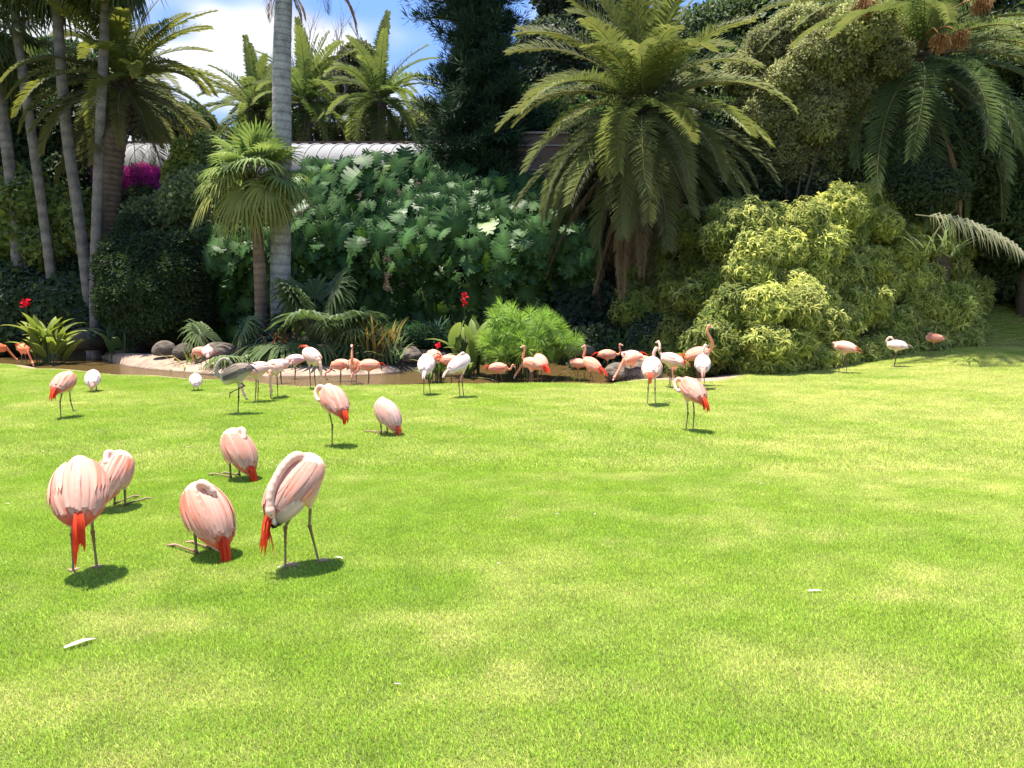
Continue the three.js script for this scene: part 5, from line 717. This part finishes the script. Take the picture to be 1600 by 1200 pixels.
{ // papyrus
  const d = 21.2, b = P(815, 580, d).setY(-0.25), g = thing('papyrus', 'round papyrus clump with feathery bright green heads in the pond', 'papyrus', b), r = rng(81), st = new MB();
  const umbel = (sd) => { const q = rng(sd), m = new MB(); for (let k = 0; k < 100; k++) { const a = q() * 6.283, e = q() * 1.9 - 0.5, L = 0.3 + 0.14 * q(), o = V(Math.cos(a) * Math.cos(e), Math.sin(e), Math.sin(a) * Math.cos(e)), s = o.clone().cross(V(0.3, 1, 0.2)).normalize(), p1 = o.clone().multiplyScalar(L * 0.55), p2 = o.clone().multiplyScalar(L).add(V(0, -0.12 * L - 0.1 * L * (1 - e), 0)), c = mixc([0.16, 0.32, 0.03], [0.34, 0.50, 0.07], q()), w = 0.008; const A = m.v(V(0, 0, 0), c), B = m.v(p1.clone().addScaledVector(s, w), c), C = m.v(p1.clone().addScaledVector(s, -w), c), D = m.v(p2, c); m.tri(A, B, C); m.tri(B, D, C); } return m.geo(); };
  const us = [1, 2, 3, 4].map((k) => umbel(90 + k));
  for (let k = 0; k < 120; k++) { const a = r() * 6.283, q = Math.pow(r(), 0.6), el = Math.acos(1 - q * 1.15), R = (0.68 + 0.36 * r()), e = V(Math.cos(a) * Math.sin(el) * 1.04 * R, 0.95 + Math.cos(el) * 1.3 * R, Math.sin(a) * Math.sin(el) * 1.0 * R), m = part('umbel', us[k % 4], softLeafM, g); m.position.copy(e); m.quaternion.copy(quatTo(e.clone().sub(V(0, 0.35, 0)).normalize(), r() * 6.28)); m.scale.setScalar(0.8 + 0.5 * r()); st.tube(spline([V(e.x * 0.3, -0.3, e.z * 0.3), V(e.x * 0.5, e.y * 0.5, e.z * 0.5), e], 5), (t) => 0.012 - 0.006 * t, 4, [0.09, 0.16, 0.035]); }
  part('stem', st.geo(), softLeafM, g).userData.kind = 'stuff';
  const e = V(1.3, 1.15, 0.4); for (let k = 0; k < 6; k++) { const m = part('umbel', us[k % 4], softLeafM, g); m.position.copy(e).add(V((r() - 0.5) * 0.35, (r() - 0.5) * 0.4, (r() - 0.5) * 0.3)); m.quaternion.copy(quatTo(V(0.6 + r() * 0.4, 0.6, 0.3).normalize(), r() * 6)); }
}
// fan palm clumps without trunk
function fanClump(label, px, py, d, R, n, o) {
  const b = onSoil(px, d), g = thing('fan_palm_clump', label, 'fan palm', b), r = rng(o.seed), h = P(px, py, d).y - b.y;
  const geos = [[1.35, 0.3], [1.0, 0.6], [0.65, 0.8], [0.3, 0.8]].flatMap(([el, dr], k) => [0, 1].map((q) => fan(o.seed * 31 + k * 2 + q, h * (0.75 - 0.1 * k), R, el, dr, { c0: o.c0, c1: o.c1, hang: o.hang ?? 0.45, n: o.segs ?? 24, span: 260 })));
  for (let k = 0; k < n; k++) { const m = part('fan_leaf', geos[k % geos.length], o.mat ?? softLeafM, g); m.rotation.y = k * 2.4 + r() * 0.5; m.position.set((r() - 0.5) * 0.3, -0.1 * r(), (r() - 0.5) * 0.3); m.scale.setScalar(0.85 + 0.3 * r()); }
}
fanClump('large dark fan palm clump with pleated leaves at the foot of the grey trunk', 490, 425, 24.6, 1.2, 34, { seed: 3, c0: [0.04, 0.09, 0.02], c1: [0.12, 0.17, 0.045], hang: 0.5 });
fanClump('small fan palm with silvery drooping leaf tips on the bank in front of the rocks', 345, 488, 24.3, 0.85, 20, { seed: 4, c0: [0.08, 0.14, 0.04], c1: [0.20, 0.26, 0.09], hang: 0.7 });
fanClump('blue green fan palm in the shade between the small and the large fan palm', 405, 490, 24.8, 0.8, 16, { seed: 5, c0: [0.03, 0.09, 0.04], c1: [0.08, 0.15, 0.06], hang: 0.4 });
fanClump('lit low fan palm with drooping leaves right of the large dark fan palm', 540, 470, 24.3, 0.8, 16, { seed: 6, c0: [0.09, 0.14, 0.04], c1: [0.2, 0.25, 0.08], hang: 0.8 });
// clumps of strap leaves
function strap(name, label, cat, px, py, d, h, n, o) {
  const b = o.y !== undefined ? P(px, py, d).setY(o.y) : onSoil(px, d), g = thing(name, label, cat, b), r = rng(o.seed), geos = [1.35, 1.05, 0.75, 0.45].map((el, k) => paddle(h * (1 - 0.05 * k), o.w, el, o.bend ?? 0.8, o.c0, o.c1, o.fold ?? 0.3, 6, o.tipw ?? 0.5));
  const alt = o.alt && [1.3, 0.9].map((el) => paddle(h, o.w, el, o.bend ?? 0.8, o.alt[0], o.alt[1], 0.3, 6, o.tipw ?? 0.5));
  for (let k = 0; k < n; k++) { const m = part('leaf', alt && r() < 0.45 ? alt[k % 2] : geos[k % 4], o.mat ?? softLeafM, g); m.rotation.y = k * 2.4 + r() * 0.6; m.position.set((r() - 0.5) * (o.spread ?? 0.4), (o.lift ?? 0) * r(), (r() - 0.5) * (o.spread ?? 0.4)); m.scale.setScalar(0.75 + 0.45 * r()); }
}
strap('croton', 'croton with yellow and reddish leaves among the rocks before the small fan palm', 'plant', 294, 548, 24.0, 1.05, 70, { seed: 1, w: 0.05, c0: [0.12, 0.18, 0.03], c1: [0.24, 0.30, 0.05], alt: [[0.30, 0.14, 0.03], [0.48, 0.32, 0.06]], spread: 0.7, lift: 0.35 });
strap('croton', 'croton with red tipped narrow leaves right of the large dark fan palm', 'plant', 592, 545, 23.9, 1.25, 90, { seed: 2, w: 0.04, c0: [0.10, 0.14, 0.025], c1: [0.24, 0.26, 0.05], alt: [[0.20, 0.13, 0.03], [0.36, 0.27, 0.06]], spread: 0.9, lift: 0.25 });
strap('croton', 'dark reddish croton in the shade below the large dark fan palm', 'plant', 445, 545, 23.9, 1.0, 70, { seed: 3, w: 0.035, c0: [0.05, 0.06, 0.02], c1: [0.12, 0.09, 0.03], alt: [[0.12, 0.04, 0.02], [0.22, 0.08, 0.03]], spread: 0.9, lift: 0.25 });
strap('sword_fern', 'lit green sword shaped leaves beside the red tipped croton', 'plant', 548, 548, 23.9, 1.25, 54, { seed: 4, w: 0.025, c0: [0.08, 0.13, 0.02], c1: [0.20, 0.24, 0.05], spread: 0.6 });
strap('agave', 'blue green agave rosette in front of the wall of split leaves', 'agave', 680, 520, 26.2, 0.78, 30, { seed: 5, w: 0.06, c0: [0.06, 0.13, 0.08], c1: [0.12, 0.2, 0.13], bend: 0.3, spread: 0.1, tipw: 0.8, y: 0.75 });
strap('sedge_clump', 'dark green sedge clump below the hanging dry palm leaves', 'plant', 972, 545, 24.8, 1.05, 80, { seed: 6, w: 0.02, c0: [0.02, 0.07, 0.01], c1: [0.05, 0.14, 0.02], bend: 0.7, spread: 1.3, y: 0.2 });
strap('arching_grass', 'arching green grass clump left of the yellow and reddish croton', 'plant', 265, 535, 25.6, 1.0, 70, { seed: 7, w: 0.018, c0: [0.04, 0.09, 0.02], c1: [0.09, 0.15, 0.03], bend: 1.2, spread: 0.9 });
strap('zz_plant', 'small plant with pale paired leaves between the two dark rocks', 'plant', 616, 556, 23.6, 1.0, 26, { seed: 8, w: 0.035, c0: [0.14, 0.22, 0.08], c1: [0.3, 0.38, 0.16], bend: 0.5, spread: 0.25, lift: 0.3 });
strap('rock_plant', 'small pale plant growing on the dark bank right of the red flowered canna', 'plant', 140, 520, 27.6, 0.4, 26, { seed: 9, w: 0.03, c0: [0.1, 0.16, 0.09], c1: [0.18, 0.25, 0.14], spread: 0.4, y: 0.55, lift: 0.2 });
strap('water_grass', 'thin grass tuft at the papyrus foot beside the flamingos', 'plant', 905, 582, 20.5, 0.45, 24, { seed: 10, w: 0.008, c0: [0.15, 0.2, 0.03], c1: [0.3, 0.3, 0.08], bend: 1.2, spread: 0.4, y: -0.15 });
bush('ground_cover', 'green mound of low ground cover below the agave', 'ground cover', { seed: 61, n: 5200, col: (r) => mixc([0.02, 0.08, 0.015], [0.05, 0.14, 0.025], r()), geos: tinySpray, size: 0.8, trunk: false, inner: 0.8, up: 0.6, lumps: [[655, 525, 26.6, 46, 18, 0.9], [690, 528, 26.4, 34, 16, 0.8], [630, 520, 27, 30, 16, 0.8]] });
bush('shade_shrub', 'dark shrub on the bank right of the sedge clump', 'shrub', { seed: 62, n: 3800, col: dk, geos: broadSpray, trunk: false, lumps: [[1020, 535, 25.5, 34, 30, 0.8], [1065, 535, 25, 34, 34, 0.8], [920, 545, 26, 40, 22, 0.8], [1000, 560, 24.6, 40, 12, 0.6]] });
// rocks
function rock(name, label, c, rx, ry, rz, seed, col, band) {
  const g = new THREE.IcosahedronGeometry(1, 4), p = g.attributes.position, cl = [], r = rng(seed);
  for (let i = 0; i < p.count; i++) { const v = V().fromBufferAttribute(p, i), n = noise3(v.x * 1.4 + seed, v.y * 1.4, v.z * 1.4, seed), f = noise3(v.x * 5 + seed, v.y * 5, v.z * 5, seed + 9), k = 0.78 + 0.38 * n + 0.12 * f; v.multiplyScalar(k); if (v.y < -0.5) v.y = -0.5 + (v.y + 0.5) * 0.3; const groove = band ? 1 - 0.07 * Math.pow(Math.max(0, Math.cos(Math.atan2(v.y, v.x) * 5 + v.z * 2)), 6) : 1; v.multiplyScalar(groove); p.setXYZ(i, v.x * rx, v.y * ry, v.z * rz); const w = mulc(mixc(col, mulc(col, 0.45), sstep(0.4, 0.7, f)), 0.75 + 0.5 * n); cl.push(...(band && groove < 0.97 ? mulc(w, 0.4) : w)); }
  g.setAttribute('color', new THREE.Float32BufferAttribute(cl, 3)); g.computeVertexNormals();
  const m = lit(new THREE.Mesh(g, rockM)); m.name = numbered(name); m.position.copy(c); m.rotation.y = r() * 6.28; tag(m, label, 'rock'); scene.add(m); return m;
}
const lava = [0.09, 0.07, 0.055], brown = [0.15, 0.12, 0.09];
[['rounded brown rock at the left end of the bank beside the grey kerb', 256, 547, 25, 15, 11, brown], ['rough dark rock below the yellow and reddish croton', 288, 552, 24.6, 18, 12, lava], ['brown boulder behind the pair of flamingos on the concrete ledge', 345, 551, 24.6, 22, 13, brown], ['dark boulder behind the grey juvenile flamingo', 392, 553, 24.4, 26, 14, lava], ['large dark rock below the reddish croton in the shade', 440, 552, 24.2, 30, 18, lava], ['dark rock behind the tall pale flamingo at the lawn edge', 515, 557, 24.2, 30, 15, lava], ['dark rock with a brown top beside the small plant with paired leaves', 600, 557, 24, 18, 14, lava], ['flat brown topped rock at the right end of the bank', 641, 557, 24, 20, 12, brown], ['brown rock wall below the shaded canna clump', 225, 530, 28, 34, 14, [0.09, 0.065, 0.05]], ['grey brown block of stone between the two canna clumps at the left', 138, 533, 28, 26, 17, [0.10, 0.075, 0.06]], ['brown rock on the far bank in the shade of the papyrus', 905, 548, 24.6, 24, 10, brown]].forEach(([l, x, y, d, rx, ry, c], i) => rock('bank_rock', l, P(x, y, d), rx * mpp(d) * 1.15, ry * mpp(d) * 1.25, rx * mpp(d) * 0.9, 11 + i * 7, c));
[['rounded banded stone leftmost of the pile among the flamingos', 966, 584, 20.4, 24, 15], ['rounded banded stone topmost in the middle of the pile among the flamingos', 1000, 573, 20.8, 24, 15], ['rounded banded stone in front at the centre of the pile among the flamingos', 996, 589, 20.2, 20, 13], ['rounded banded stone rightmost of the pile, beside the large white flamingo', 1014, 584, 20.5, 22, 16]].forEach(([l, x, y, d, rx, ry], i) => rock('banded_stone', l, P(x, y, d), rx * mpp(d) * 1.05, ry * mpp(d) * 1.15, rx * mpp(d) * 0.9, 211 + i * 5, [0.20, 0.16, 0.12], true));
// twigs lying in the water
[[[690, 588], [760, 588], [772, 592], 'thin dry twig lying flat on the water before the papyrus, upper of two'], [[735, 590], [760, 593], [775, 599], 'thin dry twig slanting into the water before the papyrus, lower of two'], [[862, 598], [884, 585], [905, 580], 'thin dry twig rising from the water right of the papyrus']].forEach(([a, b, c, l], i) => { const q = [a, b, c].map(([x, y], k) => { const p = W_(x, y, WATER); p.y += 0.02 + (i === 2 ? k * 0.09 : 0.02 * k); return p; }), m = new MB(); m.tube(spline(q, 8), (t) => 0.012 - 0.006 * t, 5, [0.32, 0.26, 0.12]); const o = lit(new THREE.Mesh(m.geo(), barkM)); o.name = numbered('dry_twig'); tag(o, l, 'twig'); scene.add(o); });
// barrel roof of the glasshouse behind, and a second brown one
{
  const glassM = new THREE.MeshPhysicalMaterial({ name: 'roof_panel', color: new THREE.Color(0.15, 0.155, 0.17), roughness: 0.7, side: THREE.DoubleSide, transmission: 0.12, thickness: 0 }), ribM = new THREE.MeshStandardMaterial({ name: 'rib_metal', color: new THREE.Color(0.26, 0.25, 0.24), roughness: 0.6 }), capM = new THREE.MeshStandardMaterial({ name: 'ridge_beam', color: new THREE.Color(0.12, 0.07, 0.05), roughness: 0.8 });
  const d = 35, A = P(120, 262, d), B = P(700, 262, d), topY = P(400, 226, d + 1.7).y, R = topY - A.y + 0.4, N = 30, g = thing('glasshouse', 'long glasshouse with a curved pale panel roof and light ribs behind the planting', 'glasshouse', V(A.x, A.y - 0.4, -d)), len = B.x - A.x, skew = 0.9;
  const arc = (t, k, rr) => V(len * k + skew * (1 - Math.cos(t)) * 0.6, Math.sin(t) * rr, -(1 - Math.cos(t)) * rr);
  for (let i = 0; i < N; i++) { const m = new MB(), ids = []; for (const k of [(i + 0.02) / N, (i + 0.98) / N]) for (let j = 0; j <= 12; j++) ids.push(m.v(arc(j / 12 * Math.PI / 2, k, R), [1, 1, 1])); for (let j = 0; j < 12; j++) m.quad(ids[j], ids[13 + j], ids[14 + j], ids[j + 1]); part('roof_panel', m.geo(), glassM, g); }
  const ribPts = (k, rr) => Array.from({ length: 13 }, (_, j) => arc(j / 12 * Math.PI / 2, k, rr)); const m0 = new MB(); m0.tube(ribPts(0, R + 0.03), () => 0.035, 5, [1, 1, 1]); const rg = m0.geo(); for (let i = 0; i <= N; i++) { const rb = part('rib', rg, ribM, g); rb.position.x = len * i / N; }
  const beam = part('ridge_beam', new THREE.BoxGeometry(len + 2.2, 0.16, 0.3), capM, g); beam.position.set(len / 2 + skew * 0.6, R + 0.09, -R - 0.1);
  const wall = part('back_wall', new THREE.BoxGeometry(len + 1.5, 5, 0.3), capM, g); wall.position.set(len / 2 + 0.5, -2.5 + R * 0.7, -R - 0.5);
  // brown barrel end
  const c = P(838, 300, 33.5), w = 46 * mpp(33.5), h = 82 * mpp(33.5), g2 = thing('barrel_shed', 'brown barrel vaulted shed end half hidden behind the large palm leaves', 'shed', c), brM = new THREE.MeshPhysicalMaterial({ name: 'brown_panel', color: new THREE.Color(0.16, 0.09, 0.055), roughness: 0.45, side: THREE.DoubleSide, transmission: 0.1 }), dkM = new THREE.MeshStandardMaterial({ name: 'brown_frame', color: new THREE.Color(0.36, 0.30, 0.25), roughness: 0.6 });
  const r0 = 0.9, prof = [V(-w, 0, 0), ...Array.from({ length: 9 }, (_, k) => { const a = Math.PI - k / 8 * Math.PI / 2; return V(-w + r0 + Math.cos(a) * r0, h - r0 + Math.sin(a) * r0, 0); }), V(w, h, 0)];
  for (let i = 0; i < prof.length - 1; i++) { const m = new MB(), z = [0.9, -3]; const a = prof[i], b = prof[i + 1], q = [a.clone().setZ(z[0]), a.clone().setZ(z[1]), b.clone().setZ(z[1]), b.clone().setZ(z[0])].map((p) => m.v(p, [1, 1, 1])); m.quad(...q); part('vault_panel', m.geo(), brM, g2); }
  const sh = new THREE.Shape(prof.map((p) => new THREE.Vector2(p.x, p.y))); sh.lineTo(w, 0); sh.closePath(); const face = part('end_wall', new THREE.ExtrudeGeometry(sh, { depth: 0.08, bevelEnabled: false }), brM, g2); face.position.z = 0.7;
  const fr = new MB(); fr.tube(prof.map((p) => p.clone().setZ(0.86)), () => 0.05, 5, [1, 1, 1]); part('end_arch', fr.geo(), dkM, g2); for (const y of [0.35, 0.78]) { const b = part('cross_bar', new THREE.BoxGeometry(2 * w, 0.05, 0.06), dkM, g2); b.position.set(0, h * y, 0.82); }
}
// moulted feathers lying on the lawn
{
  const spots = [[127, 1030, 0.17, 'largest white moulted feather lying flat on the grass at the lower left'], [1274, 941, 0.1, 'white curled feather on the open grass at the lower right'], [528, 885, 0.08, 'white feather right behind the feet of the bent over flamingo'], [441, 900, 0.07, 'white feather left of the feet of the bent over flamingo'], [871, 812, 0.05, 'small white feather in the middle of the lawn, upper right of two'], [780, 894, 0.04, 'tiny white feather in the middle foreground of the lawn'], [293, 702, 0.07, 'white feather left of the flamingo with both feet stretched out'], [153, 676, 0.09, 'white feather on the grass below the flamingo with one foot raised'], [172, 613, 0.1, 'white feather right of the small crouching flamingo'], [141, 642, 0.11, 'pale feather just right of the flamingo with one foot raised'], [18, 617, 0.1, 'white feather near the left edge close to the pond rim'], [286, 601, 0.1, 'white feather left of the smallest crouching flamingo'], [570, 618, 0.1, 'white feather on the far grass between pond and the flamingo on one straight leg'], [452, 655, 0.09, 'white feather left of the flamingo on one straight leg'], [652, 722, 0.06, 'white feather below the alone resting mauve flamingo'], [12, 795, 0.05, 'white feather at the left edge beside the resting flamingos'], [411, 808, 0.04, 'small feather between the nearest resting and the bent over flamingo'], [1310, 598, 0.16, 'pale feather on the grass below the flamingo with crossed legs'], [1482, 571, 0.12, 'white feather right of the flamingo asleep in the shade'], [1392, 588, 0.14, 'white feather below the small white flamingo at the shrub'], [1190, 762, 0.06, 'whitish feather on the right part of the lawn'], [622, 1100, 0.04, 'tiny white feather in the bottom foreground of the grass'], [930, 812, 0.045, 'small white feather in the middle of the lawn, right of another']];
  spots.forEach(([x, y, L, label], i) => { const r = rng(700 + i), m = new MB(), q = new MB(), a = r() * 6.28, pts = Array.from({ length: 8 }, (_, k) => V((k / 7 - 0.5) * L, 0.014 + L * 0.08 * Math.pow(Math.sin(k / 7 * 3.14), 1), 0.06 * L * Math.sin(k * 0.7))); m.blade(pts, V(0, 0, 1), (t) => (t > 0.99 ? 0 : L * 0.14 * Math.pow(Math.sin(Math.PI * Math.pow(0.08 + 0.9 * t, 0.7)), 0.7) * (0.85 + 0.3 * r())), 0.2, (t, e) => mulc([0.66, 0.62, 0.56], (e ? 0.85 : 1) * (0.9 + 0.2 * r()))); q.tube(pts, (t) => 0.002 - 0.0015 * t, 4, [0.75, 0.7, 0.6]);
    const p = G(x, y), g = thing('moulted_feather', label, 'feather', p, r() < 0.6 ? (r() - 0.5) * 0.7 : a); part('vane', m.geo(), plumeThinM, g); part('quill', q.geo(), hornM, g); });
}

renderer.render(scene, camera);
